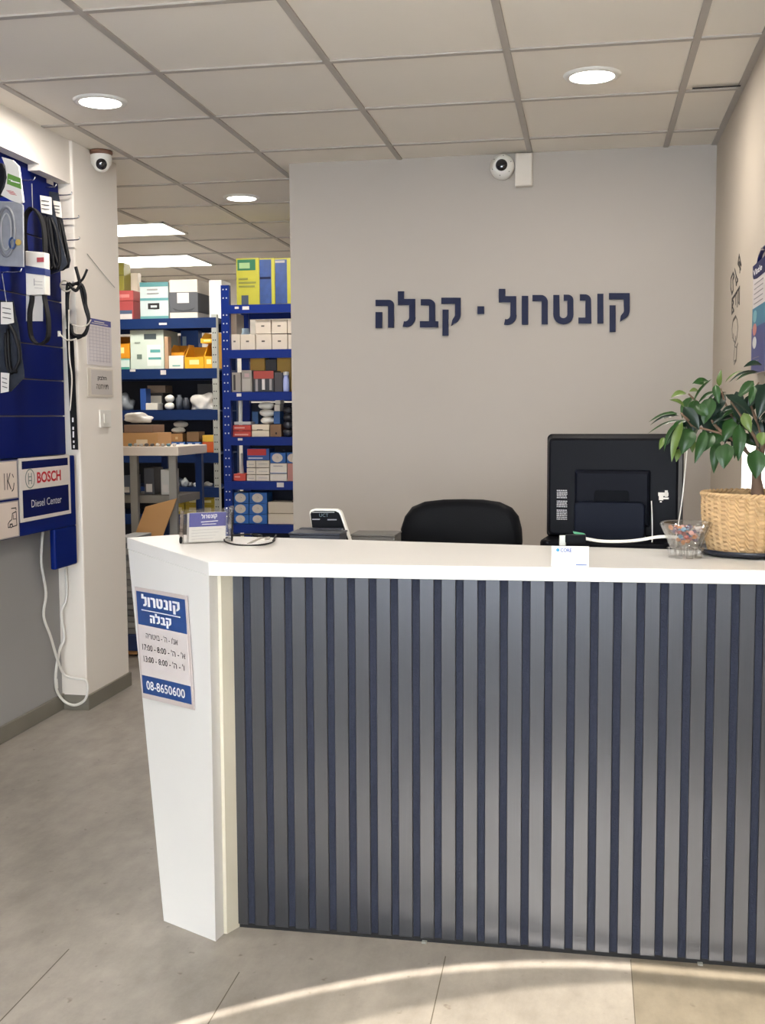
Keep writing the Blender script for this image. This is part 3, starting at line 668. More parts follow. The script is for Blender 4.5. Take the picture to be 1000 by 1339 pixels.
t = hose_bag([(-4, 392), (17, 394), (24, 430), (32, 493), (14, 512), (-4, 514)], 4.05, 'lowest hanging clear bag with a dark hose, price card on top', [[(7, 435), (8, 470), (14, 488), (25, 470), (20, 440), (11, 424)], [(10, 430), (13, 480), (22, 486)]], [[(1, 395), (16, 395), (18, 422), (9, 424), (1, 424)], [(1, 487), (12, 488), (11, 512), (1, 514)]])
hang_poly('hang_string', [(2, 358), (3, 358), (9, 396), (8, 396)], 4.05, .001, GALV, t)

# black cable coil hanging at the panel edge
y = 4.56; XQ = -2.18
t = thing('hanging_cable_coil', on_y(100, 445, y), 'coil of black cables with white ends at the blue panel edge', 'cable')
def yp(pts, n=6): return smooth_pts([on_y(u, v, y + dy) for u, v, dy in pts], n)
b = B()
tube(b, yp([(99, 349, 0), (104, 368, 0), (108, 388, .01), (112, 405, 0), (116, 420, 0), (112, 434, .01), (104, 441, 0), (96, 440, 0), (90, 428, .01), (88, 400, 0), (90, 380, 0), (98, 371, .01), (107, 374, 0)]), .0072, 8)
tube(b, yp([(114, 352, 0), (108, 365, 0), (101, 370, .01), (94, 372, -.01), (88, 372, 0), (87, 400, 0), (89, 430, .005), (92, 445, 0)]), .0056, 8)
tube(b, yp([(90, 372, -.01), (99, 380, -.01), (106, 372, -.005), (111, 384, 0), (112, 398, .005), (116, 416, 0), (112, 436, -.005), (103, 439, 0), (95, 436, -.01), (93, 424, 0)]), .0072, 8)
obj('black_cable', b, RUBBER, t, smooth=True)
b = B()
tube(b, yp([(96, 376, -.012), (88, 381, -.012), (81, 378, -.012), (79, 372, -.012), (84, 367, -.012), (90, 369, -.012)]), .0035, 8)
tube(b, yp([(94, 424, -.012), (104, 427, -.012), (114, 425, -.012), (119, 418, -.012)]), .003, 8)
tube(b, yp([(77, 435, -.012), (84, 443, -.012), (92, 445, -.012), (100, 443, -.012)]), .0032, 8)
tube(b, yp([(90, 405, -.012), (90, 440, -.01), (91, 470, -.01), (94, 495, -.008), (92, 530, -.008), (91, 537, -.008)]), .003, 8)
obj('white_cable', b, OFFW, t, smooth=True)
b = B(); box(b, *(on_y(75.5, 440, y - .016)), *(on_y(79.5, 433, y - .006)).to_tuple()); obj('white_plug', b, WHITEP, t)
hook(80, 372, 96, 372, 'wire hook holding the black cable coil')
# black hanging strip
f = fy(88.5, 445, 96.5, 590, 4.60)
t = thing('hanging_black_strip', f.c[0], 'long black strip with white print hanging beside the white column', 'strip')
a0, a1 = on_y(88, 420, 4.60), on_y(98, 588, 4.60)
b = B(); prism(b, [on_y(86, 430, 4.6), on_y(95, 430, 4.6), on_y(101.5, 588, 4.6), on_y(93.5, 588, 4.6)], (0, .006, 0)); obj('strip_body', b, RUBBER, t)
b = B()
for v0, v1 in ((546, 552), (558, 562), (564, 572), (576, 579), (582, 586)):
    k = (v0 - 430) / 158; prism(b, [on_y(89.5 + 6.3 * k + du, v, 4.5995) for du, v in ((0, v1), (2, v1), (2, v0), (0, v0))], (0, .0006, 0))
obj('white_print', b, WHITEINK, t)

# white cables below the display
t = thing('white_wall_cable', on_x(80, 920, XL + .03), 'loose white cable hanging under the blue display to the floor', 'cable')
def wp(pts): return smooth_pts([on_y(u, v, yy) for u, v, yy in pts], 6)
b = tube(B(), wp([(56, 695, 4.46), (54, 735, 4.46), (60, 775, 4.48), (57, 805, 4.48), (66, 832, 4.5), (75, 862, 4.55), (84, 882, 4.6), (98, 887, 4.61), (111, 889, 4.62), (115, 900, 4.62), (111, 915, 4.62), (98, 922, 4.62), (84, 917, 4.61), (74, 902, 4.58), (73, 880, 4.57), (78, 850, 4.6), (84, 832, 4.62), (80, 802, 4.62), (87, 780, 4.63), (86, 742, 4.63)]), .0062, 8)
obj('cable_run', b, WHITEP, t, smooth=True)
obj('cable_joint', tube(B(), wp([(74, 900, 4.578), (73, 888, 4.572)]), .008, 10), WHITEP, t, smooth=True)

# ================================================================== ON THE COLUMN
def col_face(u0, v0, u1, v1): return fx(u0, v0, u1, v1, XC + .001)
def colrect(u0, u1, v0, v1):
    um = (u0 + u1) / 2; vm = (v0 + v1) / 2; y0 = on_x(u0, vm, XC).y; y1 = on_x(u1, vm, XC).y; zb = on_x(um, v1, XC).z; zt = on_x(um, v0, XC).z
    return Face((XC + .001, y0, zb), (XC + .001, y1, zb), (XC + .001, y1, zt), (XC + .001, y0, zt))
f = colrect(113, 145, 418, 478)
t = thing('timetable_sheet', f.c[0], 'printed table sheet with blue heading on the white column', 'paper notice')
obj('sheet', f.rect(B(), 0, 0, 1, 1, 0, .002), mat('lilac_paper', rgb(214, 208, 210), .7, var=.02), t)
obj('blue_heading', f.rect(B(), .1, .87, .98, 1, .002, .0028), PURPLE, t)
b = B()
for q in range(11): f.line(b, [(.08, .82 - .072 * q), (.92, .82 - .072 * q)], .0016, .002, .0027)
for q in range(7): f.line(b, [(.1 + .135 * q, .84), (.1 + .135 * q, .08)], .0016, .002, .0027)
obj('table_lines', b, mat('faint_ink', rgb(176, 170, 182), .7, var=0), t)
b = B(); f.line(b, [(.3, .945), (.7, .945)], .004, .0028, .0032); f.line(b, [(.2, .905), (.85, .905)], .003, .0028, .0032); obj('heading_print', b, PAPER, t)
f = colrect(114, 147, 482, 519)
t = thing('paper_notice', f.c[0], 'small grey notice with two dark lines, under the table sheet', 'paper notice')
obj('holder', f.rect(B(), 0, 0, 1, 1, 0, .003), OFFW, t, bevel=.001)
obj('sheet', f.rect(B(), .12, .08, .94, .94, .003, .004), mat('notice_grey', rgb(196, 190, 186), .7, var=.02), t)
b = B(); f.text(b, '\u05e7\u05d1\u05dc\u05d4', .36, .56, .72, .74, .0046, .03); f.text(b, '\u05d4\u05e0\u05d7\u05d9\u05d5\u05ea', .30, .28, .78, .44, .0046)
obj('dark_lettering', b, DARKINK, t)
f = colrect(129, 143, 536, 559)
t = thing('light_switch', f.c[0], 'white square light switch on the column under the notice', 'light switch')
obj('switch_plate', f.rect(B(), 0, 0, 1, 1, 0, .008), WHITEP, t, bevel=.002)
obj('rocker', f.rect(B(), .3, .25, .7, .78, .008, .012), WHITEP, t, bevel=.001)

o = obj('thin_wire', tube(B(), [on_x(114, 332, XC + .003), on_x(130, 352, XC + .003), on_x(150, 376, XC + .003)], .0015, 6), GALV); tag(o, 'thin wire running slanting across the white column', 'wire')
# ================================================================== ON THE RIGHT WALL
def rw(u, v, d=0.0): p = on_x(u, v, XR - d); return p
t = thing('wall_doodle', rw(960, 470), 'black hand-drawn lettering and outline on the cream wall', 'wall drawing')
def strokes(L, w_, name, m):
    b = B(); N = Vector((-1, 0, 0))
    for pts in L:
        P = [on_x(930 + x / 7.44, 320 + y / 7.44, XR - .0006) for x, y in pts]
        for A, D in zip(P, P[1:]):
            d = D - A
            if d.length < 1e-5: continue
            o = N.cross(d.normalized()) * (w_ / 2); e = d.normalized() * w_ * .3
            prism(b, [A - o - e, D - o + e, D + o + e, A + o - e], (-.0008, 0, 0))
    return obj(name, b, m, t)
strokes([[(270, 100), (258, 185), (272, 170), (290, 200), (270, 100)], [(276, 190), (276, 270)], [(262, 190), (285, 240)],
         [(228, 240), (240, 300), (258, 350)], [(232, 320), (244, 390)], [(258, 340), (240, 385)],
         [(210, 275), (190, 330), (188, 420), (200, 480), (212, 440), (208, 340), (222, 300), (210, 275)],
         [(275, 410), (272, 575)], [(275, 410), (228, 490)], [(250, 460), (252, 600)], [(265, 440), (262, 560), (272, 575)], [(235, 500), (236, 580)],
         [(228, 490), (200, 530), (198, 670)], [(200, 530), (216, 560), (202, 600), (218, 640), (198, 670)]], .009, 'word_strokes', DARKINK)
strokes([[(235, 690), (212, 730), (200, 820), (205, 900), (232, 960), (248, 900), (258, 800), (250, 730), (235, 690)], [(215, 740), (240, 700)], [(215, 870), (215, 930), (228, 950), (238, 890)],
         [(232, 960), (224, 980), (240, 1000), (258, 960)], [(246, 990), (240, 1120), (220, 1165), (216, 1120), (226, 990)], [(240, 1120), (222, 1130)]], .005, 'outline_drawing', mat('thin_grey_marker', rgb(112, 106, 100), .7, var=0))
# hanging pack near the frame edge
yA = on_x(983, 420, XR - .02).y; yB = yA - .30; zt = on_x(983, 357, XR).z; zb = on_x(986, 490, XR).z
f = Face((XR - .002, yA - .01, zb), (XR - .002, yB, zb), (XR - .002, yB, zt), (XR - .002, yA, zt))
if f.n.x > 0: f.n = -f.n
t = thing('hanging_wiper_pack', (XR, (yA + yB) / 2, zb), 'navy and white packaged product hanging on the cream wall', 'packaged part')
obj('pack_body', f.rect(B(), 0, 0, 1, 1, 0, .018), mat('pack_white', rgb(214, 206, 206), .35, var=.02), t, bevel=.003)
obj('navy_header', f.poly(B(), [(0, 1), (1, 1), (1, .86), (.3, .86), (.08, .875), (.02, .9)], .018, .0195), SIGNNAVY, t)
obj('teal_field', f.rect(B(), .03, .42, 1, .60, .018, .0192), mat('pack_teal', rgb(40, 120, 150), .4, var=.2, scale=20), t)
obj('navy_field', f.rect(B(), .0, .0, 1, .42, .018, .0192), mat('pack_blue', rgb(34, 46, 122), .4, var=.05), t)
obj('header_lettering', f.text(B(), 'Vistle', .06, .90, .7, .955, .0198, .02), WHITEINK, t)
b = B()
for q in range(5): f.line(b, [(.12, .82 - .045 * q), (.75, .82 - .045 * q)], .003, .018, .0186)
for q in range(3): f.line(b, [(.12, .14 - .03 * q), (.6, .14 - .03 * q)], .002, .0192, .0196)
obj('small_print', b, GREYINK, t)
for vc, col in ((.52, (120, 180, 190)), (.40, (196, 120, 112)), (.28, (206, 206, 204))):
    b = B(); f.poly(b, [(.24 + .14 * math.cos(a), vc + .055 * math.sin(a)) for a in [k * PI / 10 for k in range(20)]], .0192, .0198); obj('round_picture', b, pm(*col, rough=.4, var=.25, scale=40), t)
hp = [f.p(.16, .99, .008), f.p(.30, 1.07, .008), f.p(.6, 1.10, .008), f.p(.85, 1.07, .008), f.p(.95, .99, .008)]
obj('carry_handle', tube(B(), smooth_pts(hp, 5), .007, 8), SIGNNAVY, t, smooth=True)
b = cyl(B(), f.p(.6, 1.09, -.002), f.p(.6, 1.09, .02), .004, 8); obj('hook_nail', b, CHROME, t)

# ================================================================== BEHIND THE COUNTER
ZD = 0.875
t = thing('inner_desk', (-0.2, 3.3, 0), 'low inner desk board behind the white counter top', 'desk')
obj('desk_top', bx(-0.98, 3.13, ZD - .028, XR - .003, 3.56, ZD), WHITEL, t)
obj('leg', bx(-0.97, 3.15, 0, -0.94, 3.54, ZD - .028), WHITEL, t); obj('leg', bx(XR - .04, 3.15, 0, XR - .01, 3.54, ZD - .028), WHITEL, t)

# monitor
mx, my = 0.068, 3.30; yaw = math.radians(-7); tilt = math.radians(-3)
t = thing('computer_monitor', (mx, my, ZD), 'black computer monitor seen from behind on the desk', 'computer monitor')
ux = Vector((math.cos(yaw), math.sin(yaw), 0)); un = Vector((math.sin(yaw), -math.cos(yaw), 0)); uz = Vector((0, 0, 1))
oc = Vector((mx, my, 1.1))
def mp_(x, z, d): return oc + ux * x + uz * z + un * d
def mslab(layers, name, m, bev=0.0, smooth=False):
    # layers: list of (outline pts, depth)
    b = B(); rings = [[b.verts.new(mp_(x, z, d)) for x, z in pts] for pts, d in layers]; n_ = len(rings[0])
    for A, D in zip(rings, rings[1:]):
        for k in range(n_): b.faces.new((A[k], A[(k + 1) % n_], D[(k + 1) % n_], D[k]))
    b.faces.new(rings[0][::-1]); b.faces.new(rings[-1]); return obj(name, b, m, t, bevel=bev, smooth=smooth)
def off(pts, dx, dz): return [(x + dx, z + dz) for x, z in pts]
W = .188; Hh = .146
mslab([(rrect(W + .004, Hh + .004, .012), -.045), (rrect(W + .006, Hh + .006, .014), -.030)], 'screen_bezel', BLACKP)
mslab([(rrect(W - .016, Hh - .018, .004), -.0465), (rrect(W - .016, Hh - .018, .004), -.045)], 'screen', mat('dark_screen', rgb(10, 12, 16), .1, var=0), 0)
mslab([(rrect(W + .004, Hh + .004, .016), -.030), (rrect(W, Hh, .016), -.012), (rrect(W - .006, Hh - .006, .012), 0.012), (rrect(W - .012, Hh - .012, .010), .016)], 'rear_housing', BLACKP)
mslab([(off(rrect(.108, .082, .006), 0, -.030), .010), (off(rrect(.104, .078, .006), 0, -.030), .026), (off(rrect(.098, .072, .005), 0, -.032), .032)], 'rear_block', BLACKM, .002)
mslab([(off(rrect(.050, .020, .012, corners=(1, 1, 0, 0)), .0, -.026), .030), (off(rrect(.048, .019, .011, corners=(1, 1, 0, 0)), .0, -.026), .0335)], 'cable_recess', mat('deep_black', rgb(7, 9, 15), .5, spec=.05, var=0), 0)
mslab([(off(rrect(.099, .066, .014), -.004, -.105), .030), (off(rrect(.099, .066, .014), -.004, -.105), .052), (off(rrect(.096, .063, .012), -.004, -.105), .056)], 'stand_cover', mat('navy_black_plastic', rgb(18, 22, 34), .45, spec=0.06, var=.05), .002)
# base plate
b = B(); pts = rrect(.185, .12, .03); prism(b, [Vector((mx, my, ZD)) + ux * (x - .01) + un * (y_ - .01) for x, y_ in pts], (0, 0, .078)); obj('stand_base', b, BLACKP, t, bevel=.008)
b = B(); hexa(b, [mp_(x, z, d) for x, z, d in ((-.08, -.21, -.005), (.08, -.21, -.005), (.08, -.21, .05), (-.08, -.21, .05), (-.08, -.05, .0), (.08, -.05, .0), (.08, -.05, .05), (-.08, -.05, .05))]); obj('stand_neck', b, BLACKM, t)
b = B()
rl = random.Random(3)
for q in range(17):
    if q in (5, 10): continue
    z = -.012 - q * .0052
    x = -.158
    while x < -.129:
        wd = rl.uniform(.002, .008); wd = min(wd, -.128 - x)
        hexa(b, [mp_(x, z, .0161), mp_(x + wd, z, .0161), mp_(x + wd, z + .0028, .0161), mp_(x, z + .0028, .0161), mp_(x, z, .0168), mp_(x + wd, z, .0168), mp_(x + wd, z + .0028, .0168), mp_(x, z + .0028, .0168)]); x += wd + .0012
obj('rating_label', b, mat('grey_print', rgb(176, 176, 178), .5, var=0), t)
b = B()
for x0, z0, x1, z1 in ((.128, -.022, .156, -.012), (.130, -.034, .142, -.021), (.142, -.031, .157, -.026), (.146, -.024, .154, -.006), (.133, -.040, .138, -.037)):
    hexa(b, [mp_(x0, z0, .0161), mp_(x1, z0, .0161), mp_(x1, z1, .0161), mp_(x0, z1, .0161), mp_(x0, z0, .0168), mp_(x1, z0, .0168), mp_(x1, z1, .0168), mp_(x0, z1, .0168)])
obj('torn_sticker', b, PAPER, t)
# thin cables hanging off the monitor
def hangcable(pts, r, label, m, name='thin_cable'):
    o = obj(name, tube(B(), smooth_pts(pts, 6), r, 8), m, smooth=True); return tag(o, label, 'cable')
hangcable([on_y(851.5, 655, 3.215), on_y(852.5, 680, 3.215), on_y(852.5, 708, 3.215), Vector((on_y(852.5, 700, 3.2).x, 3.21, ZD + .002))], .0016, 'thin white cord hanging straight down the monitor back', WHITEP)
hangcable([on_y(898, 588, 3.29), on_y(892, 650, 3.26), on_y(886, 690, 3.22), on_y(884, 702, 3.2), Vector((on_y(884, 702, 3.2).x, 3.2, ZD + .002))], .0017, 'thin white cord slanting down beside the monitor side', WHITEP)
# white cable with adapter
t = thing('adapter_cable', on_z(760, 709, ZT), 'white cable with black adapter plug lying before the monitor', 'cable')
cz = ZT + .006
P = [on_z(765, 705, ZT + .008), on_z(785, 708, cz), on_z(812, 708.5, cz), on_z(835, 706, cz), on_z(858, 701, ZT + .010), on_z(880, 700, ZT + .010), on_z(900, 702, cz)]
P = [Vector((p.x, min(p.y, 3.0 + .13), p.z)) for p in P]
yc = 3.04
P = [on_y(u, v, yc) for u, v in ((764, 704), (785, 707.5), (812, 708), (835, 705.5), (858, 701), (876, 700), (892, 702))]
P = [Vector((p.x, yc + (.0 if k < 3 else -.012 * (k - 2)), max(p.z, ZT + .0045))) for k, p in enumerate(P)]
obj('white_lead', tube(B(), smooth_pts(P, 6), .0042, 10), WHITEP, t, smooth=True)
a = on_y(739, 709.5, yc); c = on_y(766, 699, yc)
obj('black_plug', bx(a.x, yc - .012, max(a.z, ZT + .0005), c.x, yc + .012, c.z), BLACKP, t, bevel=.003)
a = on_y(731, 706, yc); c = on_y(740, 700, yc)
obj('metal_tip', bx(a.x, yc - .005, ZT + .004, c.x, yc + .005, c.z), GALV, t, bevel=.002)
b = B(); prism(b, [on_y(u, v, yc + .004) for u, v in ((749, 695), (764, 698), (766, 700.5), (750, 698))], (0, .012, 0)); obj('green_tag', b, mat('green_tag', rgb(70, 150, 110), .5), t)

# chair
yc = 3.78
t = thing('office_chair', (-0.42, 3.95, 0), 'black padded office chair behind the counter', 'office chair')
pts = [(525, 706), (526, 690), (531, 674), (540, 662), (556, 655.5), (580, 653), (606, 652.5), (632, 653), (654, 656), (670, 663), (679, 674), (683, 690), (684, 706)]
up = [on_y(u, v, yc) for u, v in pts]; zlo = 0.62
poly = [Vector((up[0].x + .03, yc, zlo))] + up + [Vector((up[-1].x - .03, yc, zlo))]
b = B(); cxm = (up[0].x + up[-1].x) / 2
L0 = [(p.x, p.z) for p in poly]; cz_ = .83
def ringc(scale, d):
    out = []
    for x, z in L0:
        xx = cxm + (x - cxm) * scale; zz_ = cz_ + (z - cz_) * scale; bow = .05 * ((x - cxm) / .2) ** 2
        out.append(b.verts.new((xx, yc + d + bow * -.6, zz_)))
    return out
R_ = [ringc(s, d) for s, d in ((.86, -.030), (.95, -.024), (.99, -.012), (1.0, .0), (.99, .016), (.95, .034), (.86, .046))]
for A, D in zip(R_, R_[1:]):
    for k in range(len(A)): b.faces.new((A[k], A[(k + 1) % len(A)], D[(k + 1) % len(A)], D[k]))
b.faces.new(R_[0][::-1]); b.faces.new(R_[-1]); obj('backrest', b, LEATHER, t, smooth=True)
obj('seat', prism(B(), [Vector((cxm + x, yc + .30 + y_, .46)) for x, y_ in rrect(.23, .22, .07)], (0, 0, .08)), LEATHER, t, bevel=.02, seg=3)
obj('back_strut', tube(B(), smooth_pts([(cxm, yc + .05, .80), (cxm, yc - .01, .60), (cxm, yc + .03, .48), (cxm, yc + .25, .45)], 5), .018, 10), BLACKP, t, smooth=True)
obj('gas_lift', cyl(B(), (cxm, yc + .3, .09), (cxm, yc + .3, .46), .025), BLACKP, t, smooth=True)
for k in range(5):
    a = k * 2 * PI / 5 + .3; e = Vector((cxm + .27 * math.cos(a), yc + .3 + .27 * math.sin(a), .07))
    lg = obj('base_arm', tube(B(), [(cxm, yc + .3, .11), e], [.022, .015], 8), BLACKP, t)
    obj('caster', cyl(B(), e + Vector((-.012, 0, -.042)), e + Vector((.012, 0, -.042)), .028), RUBBER, t)

# card terminal
yt = 3.36
t = thing('card_terminal', on_y(430, 700, yt), 'white edged card payment terminal tilted up behind the counter', 'card terminal')
out = [(404, 670), (406, 667), (411, 665.4), (440, 665.6), (445, 668), (447, 672), (457.5, 704), (462, 720), (416, 720), (408, 691)]
obj('white_shell', prism(B(), [on_y(u, v, yt) for u, v in out], (0, .022, 0)), WHITEP, t, bevel=.003)
inn = [(405.5, 672), (407, 669.3), (411, 668), (438, 668.2), (442.5, 670.5), (444.5, 674), (455, 706), (457, 720), (416, 720), (408, 690)]
obj('black_back', prism(B(), [on_y(u, v, yt - .004) for u, v in inn], (0, .006, 0)), BLACKP, t, bevel=.002)
b = B()
for u0, u1, v in ((408, 418, 679), (428, 440, 679.5)): prism(b, [on_y(u, v_, yt - .005) for u, v_ in ((u0, v + .8), (u1, v + .8), (u1, v - .6), (u0, v - .6))], (0, .001, 0))
prism(b, [on_y(u, v_, yt - .005) for u, v_ in ((408, 670.4), (437, 670.4), (437, 669.2), (408, 669.2))], (0, .001, 0))
obj('silver_strip', b, mat('silver_print', rgb(150, 152, 156), .4, var=0), t)
f = fy(416, 671, 430, 677, yt - .0045); obj('printed_mark', f.text(B(), 'UCT', .1, .2, .95, .9, .0005), mat('dim_print', rgb(96, 116, 124), .5, var=0), t)
def tray(u0, u1, v0, y0, dep, label, m):
    a = on_y(u0, v0, y0); c = on_y(u1, v0, y0)
    t = thing('desk_tray', ((a.x + c.x) / 2, y0, ZD), label, 'desk tray')
    obj('tray_body', bx(a.x, y0, ZD, c.x, y0 + dep, a.z - .006), m, t, bevel=.003); obj('tray_rim', bx(a.x - .002, y0 - .003, a.z - .006, c.x + .002, y0 + dep + .003, a.z), m, t, bevel=.002)
tray(378, 444, 696.5, 3.20, .10, 'dark blue-black tray at the foot of the card terminal', mat('blue_black_plastic', rgb(38, 42, 54), .4))
tray(392, 446, 690.5, 3.318, .026, 'taller blue-black box just behind the dark tray', mat('blue_black_plastic2', rgb(44, 48, 60), .4))
tray(459, 516, 698.5, 3.42, .12, 'flat grey tray right of the card terminal', mat('grey_tray', rgb(92, 90, 86), .5))

# ================================================================== ON THE COUNTER TOP
# brochure holder
fl = on_z(241, 711.5, ZT); fr = on_z(301, 708.5, ZT)
hz = on_y(243, 674, fl.y).z
hz = ZT + .092
F_ = Face((fl.x, fl.y, ZT), (fr.x, fr.y, ZT), (fr.x, fr.y + .012, hz), (fl.x, fl.y + .012, hz))
if F_.n.y > 0: F_.n = -F_.n
t = thing('card_holder', (fl + fr) / 2, 'clear acrylic holder with violet headed cards on counter end', 'card holder')
obj('front_wall', F_.rect(B(), 0, 0, 1, 1, -.002, .0), ACRYL, t)
for q in ((-.045, 0, -.02, 1), (1.02, 0, 1.06, 1.10)): obj('side_wall', F_.rect(B(), *q, -.04, .001), glassy('acrylic_edge', (.90, .89, .88, 1), .75), t)
obj('back_wall', F_.rect(B(), 0, 0, 1, 1.06, -.040, -.037), ACRYL, t); obj('bottom', F_.rect(B(), 0, 0, 1, .03, -.037, -.002), ACRYL, t)
obj('card_stack', F_.rect(B(), .10, .05, .90, .93, -.030, -.004), PAPER, t)
obj('violet_header', F_.rect(B(), .10, .50, .90, .92, -.004, -.0034), PURPLE, t)
b = B(); heb(F_, b, W2, .36, .72, .70, .88, -.0034, -.0029); F_.line(b, [(.36, .64), (.72, .66)], .0022, -.0034, -.0028); F_.line(b, [(.38, .57), (.68, .57)], .0018, -.0034, -.0028)
obj('white_print', b, WHITEINK, t)
b = B()
for q in range(4): F_.line(b, [(.16, .40 - .09 * q), (.80 - .06 * q, .41 - .09 * q)], .0012, -.004, -.0032)
obj('faint_print', b, mat('faint_print', rgb(196, 190, 188), .7, var=0), t)
b = B(); pcl = F_.p(1.035, .1, -.02); tube(b, [F_.p(1.035, .02, .0), F_.p(1.04, .5, -.004), F_.p(1.032, .98, -.014)], .0026, 8); obj('dark_clip', b, BLACKP, t)
b = B(); ball(b, F_.p(-.045, .12, -.02), .004, .006, .011); obj('rubber_stop', b, RUBBER, t)
# cable loop
t = thing('black_cable_loop', on_z(325, 706, ZT), 'thin black cable loop lying beside the acrylic holder', 'cable')
lp = [on_z(326 + 33 * math.cos(a), 706 + 7.2 * math.sin(a), ZT + .0042 + .003 * math.cos(2 * a)) for a in [k * 2 * PI / 36 for k in range(30)]]
lp = lp + [on_z(342, 700.5, ZT + .006), on_z(336, 701.5, ZT + .010)]
obj('loop', tube(B(), lp, .0024, 8), RUBBER, t, smooth=True)
tip = on_z(359, 703, ZT + .008); obj('cable_end', tube(B(), [on_z(357, 707, ZT + .004), on_z(361, 700, ZT + .006)], .0026, 8), RUBBER, t)
t = thing('white_strap', on_z(340, 706, ZT), 'white flat strap arched over the black cable loop', 'strap')
sp = smooth_pts([on_z(326, 711, ZT + .003), on_z(336, 706, ZT + .015), on_z(346, 703, ZT + .026), on_z(350, 703.5, ZT + .022), on_z(349, 706, ZT + .006)], 5)
b = B(); rows = []
for q in sp: rows.append([b.verts.new(q + Vector((dx, dy, dz))) for dx, dy, dz in ((-.005, -.007, 0), (.005, .007, 0), (.005, .007, .0016), (-.005, -.007, .0016))])
for A, D in zip(rows, rows[1:]):
    for k in range(4): b.faces.new((A[k], A[(k + 1) % 4], D[(k + 1) % 4], D[k]))
b.faces.new(rows[0]); b.faces.new(rows[-1][::-1]); obj('strap_band', b, mat('grey_white_strap', rgb(182, 176, 166), .5), t)
a = on_z(345, 706, ZT + .001); obj('strap_end', bx(a.x - .012, a.y - .012, ZT + .0006, a.x + .008, a.y + .012, ZT + .004), PAPER, t)
# business card
a = on_z(720.5, 740.5, ZT); c = on_z(769.5, 741, ZT); yk = (a.y + c.y) / 2
F_ = Face((a.x, yk, ZT), (c.x, yk, ZT), (c.x, yk + .016, ZT + .046), (a.x, yk + .016, ZT + .046))
if F_.n.y > 0: F_.n = -F_.n
t = thing('business_card', ((a.x + c.x) / 2, yk, ZT), 'white business card with blue print standing on counter edge', 'business card')
obj('card_stack', F_.rect(B(), 0, 0, 1, 1, -.006, 0), WHITEL, t)
obj('card_stand', F_.rect(B(), .1, 0, .9, .25, -.02, -.0065), ACRYL, t)
b = B(); F_.poly(b, [(.17 + .045 * math.cos(k * PI / 8), .80 + .085 * math.sin(k * PI / 8)) for k in range(16)], 0, .0005); obj('teal_mark', b, mat('teal_ink', rgb(50, 140, 186), .5, var=0), t)
obj('blue_lettering', F_.text(B(), 'CORE', .24, .70, .54, .88, .0014, .02), mat('blue_ink', rgb(40, 84, 160), .5, var=0), t)
obj('blue_bar', F_.rect(B(), .66, .06, .95, .11, 0, .0005), mat('blue_ink', rgb(88, 128, 186), .5, var=0), t)
b = B()
for q in range(3): F_.rect(b, .12, .58 - .09 * q, .46 - .05 * q, .60 - .09 * q, 0, .0004)
obj('faint_print', b, mat('pale_ink', rgb(170, 172, 182), .6, var=0), t)

# glass bowl of sweets
p = on_z(897, 722, ZT); BC = Vector((p.x, p.y, ZT)); BC = Vector((0.2375, 2.862, ZT + .0006))
t = thing('glass_bowl', BC, 'clear ribbed footed glass bowl holding wrapped sweets', 'bowl')
prof = [(0.0, .020), (.030, .020), (.036, .024), (.046, .048), (.060, .077), (.0625, .083), (.061, .087), (.058, .084), (.056, .077), (.042, .050), (.032, .029), (.0, .026)]
def rib(j, k, a): return (.0016 * math.cos(12 * a)) if 1 < j < 6 else 0
obj('bowl_body', lathe(B(), BC, prof, 72, rib), GLASS, t, smooth=True)
for k in range(8):
    a = 2 * PI * k / 8 + .2; q = BC + Vector((.034 * math.cos(a), .034 * math.sin(a), 0)); e = BC + Vector((.038 * math.cos(a), .038 * math.sin(a), .026))
    obj('foot', tube(B(), [q + Vector((0, 0, .0005)), q + Vector((0, 0, .012)), e], [.0085, .0075, .0095], 10), GLASS, t, smooth=True)
rc = random.Random(11); cols = [(186, 64, 60), (216, 196, 178), (70, 84, 140), (206, 128, 66), (120, 64, 96), (96, 150, 188), (214, 206, 204), (150, 52, 58), (88, 74, 110), (226, 160, 150)]
names = ['red', 'cream', 'blue', 'orange', 'plum', 'pale blue', 'white', 'dark red', 'violet', 'pink']
protos = []
def sweet_bm():
    b = B(); ball(b, (0, 0, 0), .0085, .0062, .0058, 10, 7)
    for s in (-1, 1):
        v = [b.verts.new((s * .0075, 0, 0)), b.verts.new((s * .0145, -.005, .003)), b.verts.new((s * .0155, 0, -.002)), b.verts.new((s * .0145, .005, .003))]
        b.faces.new((v[0], v[1], v[2])); b.faces.new((v[0], v[2], v[3]))
        v2 = [b.verts.new((s * .0075, 0, -.001)), b.verts.new((s * .0145, -.005, .0022)), b.verts.new((s * .0155, 0, -.003)), b.verts.new((s * .0145, .005, .0022))]
        b.faces.new((v2[0], v2[2], v2[1])); b.faces.new((v2[0], v2[3], v2[2]))
    return b
spots = []
for layer, (zz_, rmax) in enumerate(((.036, .022), (.047, .028), (.058, .034), (.068, .039))):
    tries = 0; lay = []
    while len(lay) < (6, 8, 11, 13)[layer] and tries < 900:
        tries += 1; a = rc.uniform(0, 2 * PI); r = rmax * math.sqrt(rc.uniform(0.02, 1))
        q = Vector((r * math.cos(a), r * math.sin(a), zz_ + rc.uniform(-.002, .002)))
        if all((q - s).length > .0118 for s in lay): lay.append(q)
    spots += lay
for k, q in enumerate(spots):
    ci = rc.randrange(len(cols))
    o = obj('wrapped_sweet', sweet_bm(), pm(*cols[ci], rough=.35, var=.15, scale=120), smooth=True)
    o.location = BC + q; o.rotation_euler = (rc.uniform(-.5, .5), rc.uniform(-.4, .4), rc.uniform(0, 6.28)); o.scale = (.8, .95, .95)
    tag(o, 'small wrapped sweet in the heap inside the clear glass bowl', 'sweet', 'wrapped sweets in the glass bowl')

